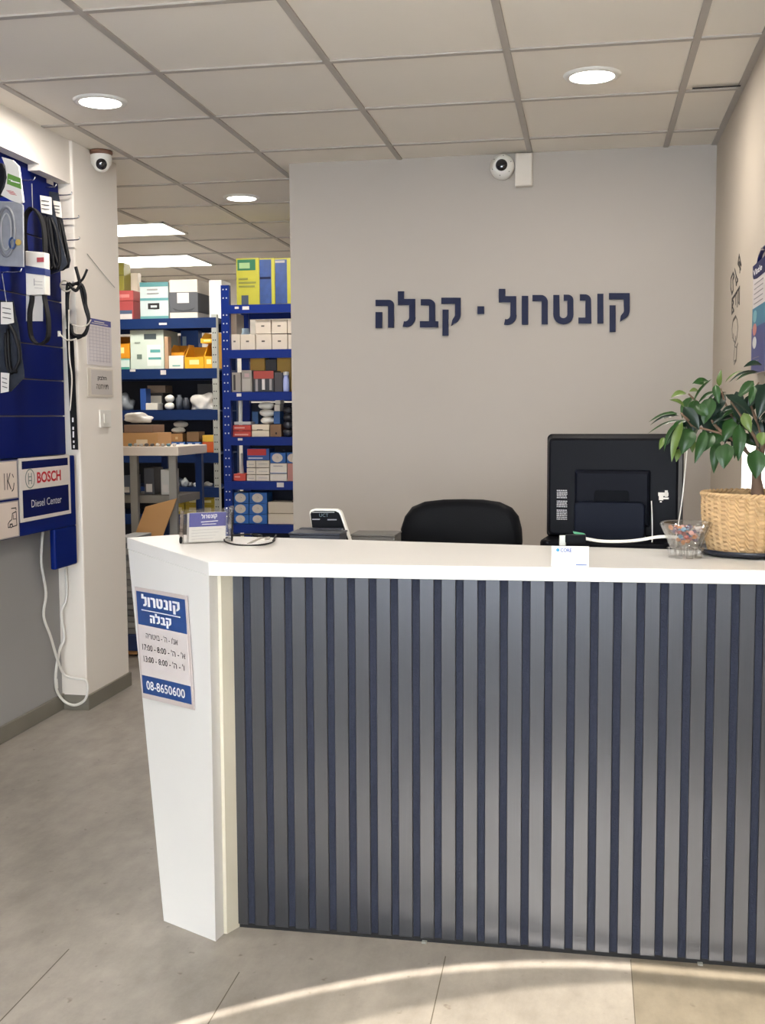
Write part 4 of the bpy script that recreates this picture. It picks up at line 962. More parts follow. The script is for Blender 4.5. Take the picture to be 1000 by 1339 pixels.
# plant: saucer, woven pot, ficus
PC = Vector((0.402, 2.952, ZT + .0006)); PR = .128
o = obj('plant_saucer', lathe(B(), PC, [(0.0, .0005), (.112, .0005), (.125, .008), (.1285, .016), (.1255, .017), (.117, .008), (0.0, .007)], 64), mat('navy_plastic', rgb(28, 32, 44), .35), smooth=True)
tag(o, 'dark round plant saucer under the woven pot', 'saucer')
t = thing('potted_fig', PC + Vector((0, 0, .0085)), 'small leafy fig tree in a round woven straw pot', 'potted plant')
rows_ = 26; prof = []
for k in range(rows_ + 1):
    q = k / rows_; r = .102 + .018 * math.sin(min(1, q * 1.25) * PI / 2); prof.append((r, .0085 + .143 * q))
def weave(j, k, a): return (.0024 * (1 if ((k // 6 + j) % 2) else -.6)) * (1 if k % 6 in (1, 2, 3, 4) else -.9)
b = lathe(B(), PC, [(0.0, .0085)] + prof + [(.113, .1515), (.111, .120)], 192, lambda j, k, a: weave(j, k, a) if 1 <= j <= rows_ + 1 else 0)
obj('woven_pot', b, STRAW, t)
b = B()
for ph in (0, 1):
    tube(b, [PC + Vector(((.1175 + .0035 * math.cos(26 * a + PI * ph)) * math.cos(a), (.1175 + .0035 * math.cos(26 * a + PI * ph)) * math.sin(a), .152 + .0032 * math.sin(26 * a + PI * ph))) for a in [2 * PI * k / 234 for k in range(234)]], .0042, 6, close=True)
obj('braided_rim', b, STRAW, t, smooth=True)
b = lathe(B(), PC, [(.1105, .128), (.09, .133), (.05, .136), (.0, .137)], 40, lambda j, k, a: .0); obj('soil', b, SOIL, t)
YT = PC.y
tr = [on_y(990, 650, YT), on_y(990, 640, YT), on_y(989, 622, YT), on_y(992, 600, YT), on_y(996, 575, YT)]
tr[0].z = PC.z + .130
obj('trunk', tube(B(), smooth_pts(tr, 5), [.020 - .0085 * min(1, k / 9) for k in range(21)], 12), BARK, t, smooth=True)
brs = [  # (u, v, depth offset)
    [(992, 606, 0), (975, 590, .0), (962, 578, -.01), (945, 568, -.02), (925, 562, -.03), (905, 556, -.04), (893, 540, -.05)],
    [(975, 590, 0), (966, 570, .02), (958, 548, .03), (948, 527, .02), (942, 508, .02)],
    [(994, 600, 0), (988, 575, -.03), (976, 556, -.05), (966, 540, -.06), (955, 525, -.06)],
    [(996, 585, 0), (992, 560, .01), (985, 540, .02), (980, 520, .01), (992, 500, .0)],
    [(997, 575, 0), (1010, 555, -.01), (1018, 530, 0), (1016, 505, .01), (1000, 490, .02)],
    [(997, 585, 0), (1016, 580, -.02), (1034, 566, -.02)],
    [(945, 568, -.02), (930, 550, .02), (915, 530, .03), (900, 515, .02)],
    [(905, 556, -.04), (898, 548, -.07), (890, 540, -.08)]]
b = B()
for L in brs:
    P = smooth_pts([on_y(u, v, YT + d) for u, v, d in L], 4); n_ = len(P); tube(b, P, [.0048 - .0030 * k / n_ for k in range(n_)], 7)
obj('branches', b, BARK, t, smooth=True)
def leaf(bm, P, T, w_, side, droop=.12):
    # P base, T tip (points), w_ half width, side: facing hint
    d = T - P; l = d.length; d = d / l; nn = (Vector(side) - d * Vector(side).dot(d)).normalized(); s = d.cross(nn); N = 7; rows = []
    for k in range(N + 1):
        q = k / N; ww = w_ * (math.sin(PI * min(1, q ** .85 * .97 + .02)) ** .8) * (1 - .42 * q) * 1.22 if 0 < k < N else w_ * .04
        c = P + d * (l * q) + nn * (l * droop * math.sin(PI * q))
        rows.append([bm.verts.new(c + s * (ww * x) + nn * (ww * .22 * abs(x) - ww * .1 * (1 - abs(x)))) for x in (-1, -.5, 0, .5, 1)])
    for A, D in zip(rows, rows[1:]):
        for k in range(4): bm.faces.new((A[k], A[k + 1], D[k + 1], D[k]))
LV = [  # base u,v  tip u,v  half width px  depth  shade(0 dark,1 mid,2 light)  facing (x, y, z)
 (920, 499, 906, 501, 5, .0, 1, 0), (926, 498, 905, 502, 6, .01, 1, 1),
 (897, 514, 877, 520, 6.5, 0, 2, 1), (895, 533, 875, 523, 6, -.02, 2, 1), (914, 512, 901, 512, 5.5, .02, 2, 1),
 (885, 541, 868, 547, 6, -.05, 1, 1), (886, 540, 848, 552, 3, -.06, 1, 2), (888, 544, 850, 556, 3, -.06, 0, 2), (890, 549, 847, 567, 3.2, -.06, 1, 2),
 (890, 550, 868, 590, 4.5, -.07, 1, 2), (892, 551, 878, 604, 5, -.07, 2, 2), (888, 555, 872, 582, 4, -.05, 1, 2), (868, 572, 862, 588, 3, -.06, 2, 2),
 (902, 560, 891, 594, 11, -.05, 1, 0), (896, 558, 882, 588, 8, -.03, 1, 0), (888, 587, 884, 604, 4.5, -.03, 2, 0),
 (894, 532, 914, 562, 8, -.05, 0, 0), (910, 530, 926, 545, 8, .0, 1, 0), (912, 524, 900, 545, 7, .01, 1, 0), (930, 520, 920, 555, 10, .0, 1, 0), (938, 520, 926, 548, 8, .02, 0, 0), (944, 512, 932, 545, 8, .03, 0, 0),
 (940, 505, 943, 483, 3.6, .02, 2, 0), (930, 496, 905, 530, 3, .01, 1, 2), (935, 503, 940, 528, 5, -.01, 1, 0), (938, 512, 912, 528, 4, .02, 1, 2),
 (948, 500, 972, 484, 3, .03, 2, 2), (922, 562, 908, 606, 7, -.03, 1, 0), (906, 575, 905, 592, 4.5, -.02, 2, 0), (930, 566, 917, 592, 9, -.02, 1, 0),
 (938, 575, 933, 619, 6, .01, 1, 2), (946, 562, 930, 583, 8, .0, 1, 0), (950, 580, 946, 613, 11.5, -.05, 1, 0), (958, 548, 945, 578, 9, -.02, 1, 0), (952, 548, 940, 570, 7, .02, 0, 0),
 (966, 555, 965, 603, 8.5, -.04, 1, 0), (972, 560, 960, 600, 5, -.01, 1, 2), (988, 588, 988, 626, 12, -.07, 1, 0), (978, 552, 993, 588, 6, -.01, 0, 0), (985, 545, 998, 575, 6, .02, 0, 0),
 (948, 516, 985, 546, 6.5, -.06, 0, 2), (955, 522, 984, 566, 6, -.02, 0, 0), (972, 540, 982, 566, 6.5, -.07, 2, 0), (957, 545, 930, 556, 4.5, .0, 0, 1), (962, 532, 942, 540, 5, -.01, 0, 1), (964, 536, 944, 546, 5, .0, 1, 1),
 (996, 477, 972, 480, 6.5, .0, 0, 1), (990, 487, 962, 498, 4, .01, 1, 2), (992, 486, 953, 500, 4, .0, 0, 2), (985, 498, 964, 521, 6.5, .0, 1, 0), (986, 505, 980, 530, 5, -.02, 1, 0), (1000, 503, 978, 533, 9, -.01, 0, 0), (1003, 500, 990, 548, 10, -.03, 0, 0),
 (998, 565, 996, 583, 8, -.05, 2, 0), (1010, 540, 992, 552, 5, .0, 0, 1), (1004, 490, 1030, 478, 7, .0, 1, 1), (1012, 505, 1036, 520, 8, .0, 0, 0), (1020, 520, 1042, 545, 8, -.02, 1, 0), (1022, 540, 1040, 572, 8, -.02, 0, 0), (1030, 565, 1034, 600, 8, -.02, 1, 0), (1010, 560, 1012, 598, 9, -.04, 1, 0), (1000, 545, 1006, 580, 7, .03, 0, 0), (1006, 482, 1000, 470, 5, .03, 1, 1),
 (928, 540, 942, 562, 6, .03, 0, 0), (918, 545, 905, 566, 6, .02, 0, 0), (962, 512, 972, 536, 6, .04, 0, 0), (975, 525, 962, 550, 6, .03, 0, 0), (990, 520, 975, 545, 6, .04, 0, 0), (948, 535, 962, 560, 6, .04, 0, 0), (938, 530, 920, 545, 5, .04, 1, 0)]
lr = random.Random(21)
for k in range(34):
    u = lr.uniform(896, 1012); v = lr.uniform(506, 570); a = lr.uniform(.15, .85) * PI; L = lr.uniform(20, 34)
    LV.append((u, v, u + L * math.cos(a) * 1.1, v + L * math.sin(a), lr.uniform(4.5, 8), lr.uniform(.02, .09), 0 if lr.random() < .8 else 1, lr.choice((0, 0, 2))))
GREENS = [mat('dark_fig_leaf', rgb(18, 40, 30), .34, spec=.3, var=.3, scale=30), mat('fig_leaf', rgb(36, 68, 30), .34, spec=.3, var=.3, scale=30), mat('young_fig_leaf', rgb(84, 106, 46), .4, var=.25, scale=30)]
rv = random.Random(5)
bms = [B(), B(), B()]
for (u0, v0, u1, v1, hw, d, s, fc) in LV:
    fac = [(rv.uniform(-.35, .2), -1, rv.uniform(.1, .5)), (rv.uniform(-.2, .2), -.55, .9), (rv.uniform(-.5, .5), -.35, 1.0)][fc]
    leaf(bms[s], on_y(u0, v0, YT + d), on_y(u1, v1, YT + d - .012), hw * (2.75 / FPX) * (1.25 if fc == 2 else 1.05), fac, rv.uniform(.06, .14))
for s, nme in enumerate(('dark_leaves', 'leaves', 'young_leaves')):
    obj(nme, bms[s], GREENS[s], t, smooth=True)

# ================================================================== STOREROOM
def shelving(name, label, x0, x1, y0, y1, zs, ztop, m, pm_=None, beam=.055, pw=.045, back=None):
    t = thing(name, ((x0 + x1) / 2, (y0 + y1) / 2, 0), label, 'shelving unit')
    for x, xx in ((x0, x0 + pw), (x1 - pw, x1)):
        for y_, yy in ((y0, y0 + .035), (y1 - .035, y1)):
            pb = bx(x, y_, 0, xx, yy, ztop)
            pst = obj('post', pb, pm_ if (pm_ and y_ == y0 and x > (x0 + x1) / 2) else m, t)
            if y_ == y0:
                hb_ = B()
                for k in range(int(ztop / .05)):
                    for dx in (.3, .7): lathe(hb_, (x + pw * dx, y_ - .0006, ztop - .025 - .05 * k), [(0, .0004), (.0045, .0004)], 8, axis=ax)
                obj('slot_holes', hb_, mat('pale_holes', rgb(196, 200, 206), .5, var=0) if m is BLUES else DARK, pst)
    if back: obj('shade_sheet', bx(x0, y1 + .006, .02, x1, y1 + .012, back), mat('rack_shade_dark', rgb(22, 28, 46), .7, var=.2, scale=6), t)  # dark sheet added for the shade deep between the goods
    for z in zs: obj('shelf', box(box(bx(x0 + .004, y0 - .002, z - beam, x1 - .004, y0 + .02, z), x0 + .004, y0 + .02, z - .012, x1 - .004, y1 - .02, z - .0005), x0 + .004, y1 - .02, z - beam, x1 - .004, y1 + .002, z), m, t)
    return t
def goods(name, label, cat, u0, v0, u1, y, m, z, dep=.16, group=None, patch=None):
    """carton standing on height z whose front is seen between u0..u1 with its top at v0"""
    a = on_y(u0, v0, y); c = on_y(u1, v0, y); top = (a.z + c.z) / 2; z += .0008
    if patch:
        o = thing(name, ((a.x + c.x) / 2, y + dep / 2, z), label, cat, group)
        obj('carton', bx(a.x, y, z, c.x, y + dep, top), m, o, bevel=.002)
        f = Face((a.x, y, z), (c.x, y, z), (c.x, y, top), (a.x, y, top))
        for k, q in enumerate(patch or []):
            nm, rect, mm = q; obj(nm, f.rect(B(), *rect, 0, .0015 + .0006 * k), mm, o)
        return o
    o = obj(name, bx(a.x, y, z, c.x, y + dep, top), m, bevel=.002); tag(o, label, cat, group); return o
def zof(u, v, y): return on_y(u, v, y).z
# ---- right-hand blue rack
YR = 6.5; xr0 = on_y(290.5, 500, YR).x; xr1 = xr0 + 1.05
RZ = [zof(340, v, YR) for v in (398, 457, 512.5, 571.5, 629.5, 686)]
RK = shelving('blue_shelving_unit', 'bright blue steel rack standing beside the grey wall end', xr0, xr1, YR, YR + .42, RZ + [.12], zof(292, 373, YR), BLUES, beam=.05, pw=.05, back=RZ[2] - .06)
def shelf_tag(rack, u0, v0, u1, v1, y, m=None):
    f = fy(u0, v0, u1, v1, y - .0026); obj('shelf_label', f.rect(B(), 0, 0, 1, 1, 0, .002), m or PAPER2, rack)
for q in ((317, 400.5, 325.5, 405), (307, 401, 312, 404), (309.5, 514.5, 315.5, 518.5), (311, 573, 317, 576), (362, 631, 371, 637)): shelf_tag(RK, *q, YR)
GB = 'cartons on the blue rack'
yf = YR + .04
yel = mat('yellow_print_carton', rgb(164, 160, 46), .5, var=.12, scale=12); bluprint = mat('blue_print_carton', rgb(34, 64, 120), .5, var=.45, scale=26); grn = mat('green_patch', rgb(22, 96, 66), .5, var=.1)
ptext = mat('olive_print', rgb(120, 122, 52), .5, var=.2)
goods('product_carton', 'tall yellow carton with green patch atop the blue rack', 'carton', 308.5, 337.5, 338.5, yf, yel, RZ[0], dep=.25, group=GB, patch=[('green_patch', (.06, .74, .84, .97), grn), ('printed_lines', (.1, .38, .8, .42), ptext), ('printed_lines', (.1, .46, .85, .50), ptext), ('printed_lines', (.1, .54, .5, .58), ptext), ('dark_picture', (.22, .0, .52, .21), mat('dark_blue_print', rgb(54, 66, 84), .5, var=.2)), ('pale_print', (.14, .78, .6, .9), mat('pale_green_print', rgb(140, 170, 120), .5, var=.2))])
goods('product_carton', 'tall blue carton with yellow edge beside the green patch carton', 'carton', 338.8, 337.5, 358.8, yf, yel, RZ[0], dep=.25, group=GB, patch=[('blue_field', (.02, .02, .78, .97), bluprint), ('dark_band', (.02, .55, .74, .60), NAVY)])
goods('product_carton', 'blue carton touching the grey wall on the top blue shelf', 'carton', 359.1, 337.5, 381, yf, yel, RZ[0], dep=.25, group=GB, patch=[('blue_field', (.02, .02, .72, .97), bluprint), ('pale_band', (.02, .90, .6, .95), GREYINK)])
cub = mat('white_cube_carton', rgb(206, 194, 178), .6, var=.03); dotm = mat('carton_dot', rgb(90, 84, 78), .6, var=0)
zc = zof(340, 437, yf)
pos_ = ['leftmost', 'second from left', 'third from left', 'fourth from left', 'rightmost']
for k, (u0, u1) in enumerate(((300, 313.5), (314.3, 333.3), (334.2, 354.6), (355.4, 375.6), (376.4, 396))):
    goods('cube_carton', 'small white cube carton, %s in the lower cube row' % pos_[k], 'carton', u0, 437.2, u1, yf, cub, RZ[1], dep=.1, group='white cube cartons on the blue rack', patch=[('round_mark', (.38, .5, .58, .6), dotm)])
for k, (u0, u1) in enumerate(((333.6, 354), (355, 375.2), (376, 396))):
    goods('cube_carton', 'small white cube carton, %s in the upper cube row' % ['left', 'middle', 'right'][k], 'carton', u0, 418, u1, yf, cub, zc + .001, dep=.1, group='white cube cartons on the blue rack', patch=[('round_mark', (.38, .5, .58, .6), dotm)])
goods('carton', 'beige carton beside the upper cube row at the rack post', 'carton', 299, 410, 309, YR + .2, pm(214, 196, 176), RZ[1], dep=.15, group=GB)
o = obj('clear_jar', lathe(B(), on_y(321, 437, YR + .2) * 1.0, [(0, 0), (.028, 0), (.03, .01), (.03, .1), (.022, .12), (.022, .14), (0, .14)], 20), mat('pale_blue_plastic', rgb(190, 210, 226), .2, var=.05), smooth=True)
o.location.z = RZ[1]; tag(o, 'pale blue bottle behind the white cube cartons', 'bottle')
# row 2
g1 = pm(150, 142, 134); 
goods('grey_carton', 'grey carton with dark slots at the rack post, third shelf', 'carton', 302, 487, 314.5, yf, g1, RZ[2], dep=.14, group=GB, patch=[('dark_slots', (.24, .1, .45, .88), DARKINK)])
goods('grey_carton', 'grey carton with a pink spot beside the slotted one', 'carton', 315.5, 484, 329, yf, pm(146, 140, 134), RZ[2], dep=.14, group=GB, patch=[('pink_spot', (.3, .68, .75, .85), pm(178, 150, 150)), ('pale_front', (.1, .05, .85, .6), pm(170, 164, 156))])
goods('battery_carton', 'black carton with red top band on the third shelf', 'carton', 331, 484.5, 358, yf, pm(40, 42, 48), RZ[2], dep=.16, group=GB, patch=[('red_band', (.02, .62, .98, .98), pm(158, 62, 54)), ('pale_stripe', (.1, .03, .22, .6), GREYINK), ('pale_stripe', (.42, .1, .56, .6), PAPER2), ('pale_stripe', (.78, .08, .9, .6), GREYINK)])
goods('dark_carton', 'charcoal carton right of the red topped one', 'carton', 358.6, 487, 369, yf, pm(62, 58, 62), RZ[2], dep=.16, group=GB)
p = on_y(374, 511, yf + .03); b = lathe(B(), (p.x, p.y, RZ[2]), [(0, 0), (.019, 0), (.020, .01), (.019, .07), (.014, .085), (.014, .10), (.017, .10), (.017, .118), (0, .118)], 20)
o = thing('spray_bottle', (p.x, p.y, RZ[2]), 'small violet and white bottle near the grey wall', 'bottle'); obj('bottle_body', b, mat('violet_white_bottle', rgb(170, 180, 226), .3, var=.05), o, smooth=True)
obj('bottle_cap', lathe(B(), (p.x, p.y, RZ[2] + .1), [(0.0176, 0), (.0176, .02), (0, .022)], 20), WHITEP, o, smooth=True)
goods('storage_bin', 'amber bin behind the grey cartons, seen under the cube shelf', 'bin', 327, 468, 346, YR + .27, pm(206, 160, 70), RZ[2], dep=.1, group='amber bins at the back of the rack')
goods('storage_bin', 'amber bin near the grey wall behind the bottle', 'bin', 362, 467, 380, YR + .27, pm(214, 168, 74), RZ[2], dep=.1, group='amber bins at the back of the rack')
goods('dark_carton', 'dark grey carton between the two amber bins', 'carton', 347, 470, 361, YR + .27, pm(74, 72, 74), RZ[2], dep=.1, group=GB)
# row 3
z = RZ[3]; zm = zof(317, 563.5, yf)
goods('red_carton', 'red carton, lower of the two by the rack post', 'carton', 304.5, 563.7, 328, yf, pm(176, 58, 48), z, dep=.14, group=GB, patch=[('white_print', (.1, .25, .85, .5), pm(206, 150, 140))])
goods('red_carton', 'red carton, upper of the two by the rack post', 'carton', 304.5, 556, 328, yf, pm(180, 60, 50), zm + .001, dep=.14, group=GB, patch=[('white_print', (.08, .4, .65, .65), pm(206, 150, 140))])
zm = zof(340, 563, yf)
goods('flat_white_carton', 'flat white carton, lower of two right of the red ones', 'carton', 329.3, 563.2, 352, yf, pm(212, 198, 176), z, dep=.14, group=GB)
goods('flat_white_carton', 'flat white carton, upper of two right of the red ones', 'carton', 329.3, 555, 352, yf, pm(212, 198, 176), zm + .001, dep=.14, group=GB, patch=[('dark_print', (.28, .05, .62, .16), DARKINK)])
goods('brown_carton', 'small brown carton with one dark dot on the fourth shelf', 'carton', 352.8, 555, 367.5, yf, pm(124, 92, 62), z, dep=.14, group=GB, patch=[('dark_dot', (.48, .2, .62, .36), DARK)])
zt2 = zof(340, 555, yf) + .002
def roll(u0, u1, v, y, z, label, m=WHITEP, sq=.46, group='white wrapped rolls on the blue rack', name='wrapped_roll'):
    a = on_y(u0, v, y); c = on_y(u1, v, y); r = (c.x - a.x) / 2
    rz = r * sq
    o = obj(name, lumps(B(), ((a.x + c.x) / 2, y + r * .8, z + rz), 1, int(u0 * 7 + v), 14, 10, .07, (r, r * .8, rz)), m, smooth=True); tag(o, label, 'roll', group); return z + 2 * rz * .98
z1 = roll(338, 358, 550, yf, zt2, 'white wrapped roll, bottom of the stack of three')
z1 = roll(336.5, 357.5, 540, yf, z1, 'white wrapped roll, middle of the stack of three')
z1 = roll(335.5, 356, 530, yf, z1, 'white wrapped roll, topmost of the stack of three')
goods('blue_carton', 'teal blue carton left of the three white rolls', 'carton', 329.5, 538, 337.5, YR + .12, pm(32, 78, 128), zt2, dep=.08, group=GB)
goods('blue_carton', 'narrow blue carton with white top right of the rolls', 'carton', 357.5, 538, 366, yf, pm(30, 76, 132), zt2, dep=.08, group=GB)
zz1 = zof(362, 538, yf) + .001
goods('flat_white_carton', 'small white box stacked on the narrow blue carton', 'carton', 358.5, 529, 366, yf, pm(214, 208, 196), zz1, dep=.08, group=GB)
zz1 = zof(362, 529, yf) + .001
goods('flat_white_carton', 'small white box, topmost under the third shelf', 'carton', 359.5, 521, 366.5, yf, pm(206, 200, 188), zz1, dep=.08, group=GB)
zb = z
for k in range(4):
    zb2 = roll(368.5, 382, 565 - 12 * k, yf, zb, 'black wrapped part, %s of the dark stack at the grey wall' % ['lowest', 'second from the bottom', 'second from the top', 'topmost'][k], mat('black_film', rgb(40, 42, 50), .3, var=.2, scale=40), .74, 'black wrapped parts on the blue rack', 'wrapped_part'); zb = zb2
goods('flat_grey_carton', 'flat pale grey carton lying on the red cartons', 'carton', 306, 551.5, 328, yf, pm(170, 172, 176), zof(317, 556, yf) + .002, dep=.12, group=GB)
o = obj('white_tube', cyl(B(), on_y(314.5, 551, YR + .10), on_y(314.5, 522, YR + .10), .012, 14), WHITEP, smooth=True); o.location.z = zof(317, 551.5, yf) + .001; tag(o, 'upright white tube on the flat grey carton', 'tube')
# row 4
z = RZ[4]
goods('red_carton', 'single red carton low by the rack post', 'carton', 303, 620, 321, yf, pm(188, 66, 52), z, dep=.14, group=GB, patch=[('pale_print', (.2, .5, .6, .7), pm(214, 150, 136))])
zs = [z, zof(338, 620.5, yf) + .001, zof(338, 611.5, yf) + .001]
for k, (v0) in enumerate((620.8, 612, 602.2)):
    lev = ['bottom', 'middle', 'top'][k]
    goods('white_part_box', 'white part box, left one in the %s layer of six' % lev, 'carton', 322.5, v0, 334, yf, pm(208, 198, 184), zs[k], dep=.12, group='six white part boxes', patch=[('print_line', (.2, .4, .8, .48), GREYINK)])
    goods('white_part_box', 'white part box, right one in the %s layer of six' % lev, 'carton', 334.5, v0, 352, yf, pm(210, 200, 186), zs[k], dep=.12, group='six white part boxes', patch=[('print_line', (.2, .45, .85, .52), GREYINK)])
zq = zof(338, 602.2, yf) + .001
goods('red_blue_carton', 'red and blue carton topping the six white boxes', 'carton', 322.8, 586.5, 352, yf, pm(34, 78, 150), zq, dep=.12, group=GB, patch=[('red_field', (.02, .42, .86, .96), pm(186, 44, 46)), ('white_print', (.06, .12, .7, .24), pm(180, 190, 210))])
goods('white_part_box', 'white box, lower of two stacked under the blue disc carton', 'carton', 353, 619.5, 375, yf, pm(210, 202, 190), z, dep=.12, group=GB)
zz1 = zof(362, 619.5, yf) + .001
goods('white_part_box', 'white box with blue lower edge, right under the blue disc carton', 'carton', 353, 606, 375, yf, pm(212, 204, 192), zz1, dep=.12, group=GB, patch=[('print_line', (.2, .7, .75, .78), GREYINK), ('blue_edge', (0, .0, 1, .06), pm(40, 90, 160))])
BLB = pm(26, 92, 168); RNG = mat('pale_disc', rgb(206, 194, 180), .5, var=.12, scale=40)
def disc_box(u0, u1, v0, zb, label, y=yf, dep=.12):
    zb += .0008; a = on_y(u0, v0, y); c = on_y(u1, v0, y); t = thing('disc_carton', ((a.x + c.x) / 2, y + dep / 2, zb), label, 'carton', 'blue disc cartons on the blue rack')
    obj('carton', bx(a.x, y, zb, c.x, y + dep, a.z), BLB, t, bevel=.002); cx_ = (a.x + c.x) / 2 - .004; cz2 = (zb + a.z) / 2; hr = (a.z - zb) * .42
    obj('pale_disc', lathe(B(), (cx_, y, cz2), [(0, .002), (hr * .25, .003), (hr * .3, .001), (hr * 1.25, .0012), (hr * 1.25, 0)], 28, axis=(Vector((1, 0, 0)), Vector((0, 0, .8)), Vector((0, -1, 0)))), RNG, t)
    return a.z + .001
zz1 = zof(362, 606, yf) + .001
disc_box(353, 373.5, 591.8, zz1, 'blue carton with pale disc, left one above the white boxes')
goods('pink_carton', 'dusty pink carton at the grey wall, second lowest shelf', 'carton', 375.6, 606, 392, yf, pm(178, 124, 116), z, dep=.12, group=GB)
zz1 = zof(380, 606, yf) + .001
disc_box(374.5, 393, 591.8, zz1, 'blue carton with pale disc, at the grey wall above the pink one')
o = obj('spark_tube', tube(B(), [on_y(316, 618, YR + .12), on_y(316, 609, YR + .12), on_y(316, 598, YR + .12), on_y(316, 583, YR + .12)], [.014, .014, .009, .009], 12), pm(180, 178, 176, .3), smooth=True); o.location.z = z; tag(o, 'upright grey tube behind the single red carton', 'tube')
# row 5
z = RZ[5]
for ci, (u0, u1) in enumerate(((305, 325), (325.8, 349))):
    zb = z
    for k, v0 in enumerate((672.5, 658.3, 644)):
        zb = disc_box(u0, u1, v0, zb, 'blue carton with pale disc, %s of the %s column on the lowest shelf' % (['bottom', 'middle', 'top'][k], ['left', 'right'][ci]))
zz1 = zof(365, 671.5, yf) + .001
goods('long_white_carton', 'long white carton on the lowest blue shelf, under its twin', 'carton', 350.5, 671.7, 392, yf, pm(206, 192, 172), z, dep=.14, group=GB)
goods('long_white_carton', 'long white carton on the lowest blue shelf, lying on its twin', 'carton', 350.5, 656.5, 392, yf, pm(208, 194, 174), zz1, dep=.14, group=GB)

# ---- left-hand rack at the back
YL = 7.5; xl1 = on_y(285.5, 550, YL).x; xl0 = xl1 - 1.05
LZ = [zof(230, v, YL) for v in (416, 482, 536, 592, 637, 673)]
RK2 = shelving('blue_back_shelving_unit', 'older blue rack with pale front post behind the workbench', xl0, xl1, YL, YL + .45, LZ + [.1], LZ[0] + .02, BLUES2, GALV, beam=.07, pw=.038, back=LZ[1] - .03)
for q in ((170, 483, 177, 486), (210, 484, 217, 490), (208, 422, 218, 425)): shelf_tag(RK2, *q, YL)
GL = 'cartons on the back rack'; yl = YL + .04
z = LZ[0]
zm = zof(165, 393.5, yl)
goods('red_carton', 'faded red carton, lower one at the left end of the top shelf', 'carton', 140, 393.7, 174, yl, pm(160, 66, 66), z, dep=.2, group=GL, patch=[('white_print', (.3, .02, .95, .3), pm(206, 196, 192)), ('blue_print', (.4, .3, .95, .5), pm(70, 84, 110))])
goods('red_carton', 'faded red carton, upper one at the left end of the top shelf', 'carton', 140, 380, 174, yl, pm(170, 74, 72), zm + .001, dep=.2, group=GL, patch=[('white_print', (.4, .3, .85, .62), pm(196, 120, 116))])
zm = zof(165, 380, yl) + .001
goods('olive_carton', 'tall olive carton standing on the faded red cartons', 'carton', 140, 343.5, 161.5, yl, pm(128, 122, 44), zm, dep=.12, group=GL, patch=[('dark_line', (.3, .53, 1, .56), pm(92, 86, 30))])
goods('beige_carton', 'beige carton behind the olive one on the red cartons', 'carton', 162, 357, 180, yl + .13, pm(214, 204, 188), zm, dep=.06, group=GL)
goods('pump_carton', 'pale teal carton with a black drawing on the top shelf', 'carton', 182.5, 369, 219.5, yl, pm(178, 190, 190), z, dep=.22, group=GL, patch=[('teal_band', (0, .88, 1, 1), pm(74, 130, 134)), ('teal_band', (0, .50, 1, .57), pm(82, 138, 142)), ('teal_band', (0, .0, 1, .08), pm(86, 142, 142)), ('black_drawing', (.28, .27, .68, .43), DARK), ('pale_window', (.38, .31, .60, .37), pm(178, 190, 190)), ('print_line', (.26, .78, .62, .82), GREYINK), ('print_line', (.26, .68, .66, .71), GREYINK)])
# printer carton, turned a little
a = on_y(222, 415, yl); c = on_y(257, 365, yl); t = thing('printer_carton', ((a.x + c.x) / 2, yl + .1, z), 'large white and charcoal machine carton on the top shelf', 'carton', GL)
sx = on_y(272.5, 365, yl + .22).x
base = [(a.x, yl), (c.x, yl + .01), (sx, yl + .30), (a.x + .06, yl + .30)]
obj('carton', prism(B(), [Vector((x, y_, z + .001)) for x, y_ in base], (0, 0, c.z - z)), pm(206, 198, 186), t, bevel=.003)
f1 = Face((a.x, yl, z), (c.x, yl + .01, z), (c.x, yl + .01, c.z), (a.x, yl, c.z)); f2 = Face((c.x, yl + .01, z), (sx, yl + .30, z), (sx, yl + .30, c.z), (c.x, yl + .01, c.z))
if f1.n.y > 0: f1.n = -f1.n
if f2.n.x < 0: f2.n = -f2.n
ch = pm(70, 72, 78)
b = B(); f1.rect(b, .0, .16, 1, .68, 0, .002); f2.rect(b, 0, .16, 1, .66, 0, .002); obj('charcoal_band', b, ch, t)
obj('white_label', f1.rect(B(), .28, .40, .70, .66, .002, .003), PAPER2, t)
b = B(); f1.poly(b, [(.1, .28), (.2, .2), (.5, .17), (.8, .2), (.92, .28), (.7, .23), (.5, .21), (.3, .23)], .002, .0028); obj('curved_print', b, pm(40, 42, 48), t)
b = B(); tube(b, [Vector((a.x + .05, yl + .1, c.z + .004)), Vector(((a.x + c.x) / 2, yl + .1, c.z + .012)), Vector((c.x - .02, yl + .1, c.z + .004))], .006, 6); obj('carry_strap', b, BLACKM, t)
goods('white_carton', 'bright white carton at the right end of the top shelf', 'carton', 273, 366, 289.5, yl + .1, pm(236, 234, 230), z, dep=.2, group=GL)
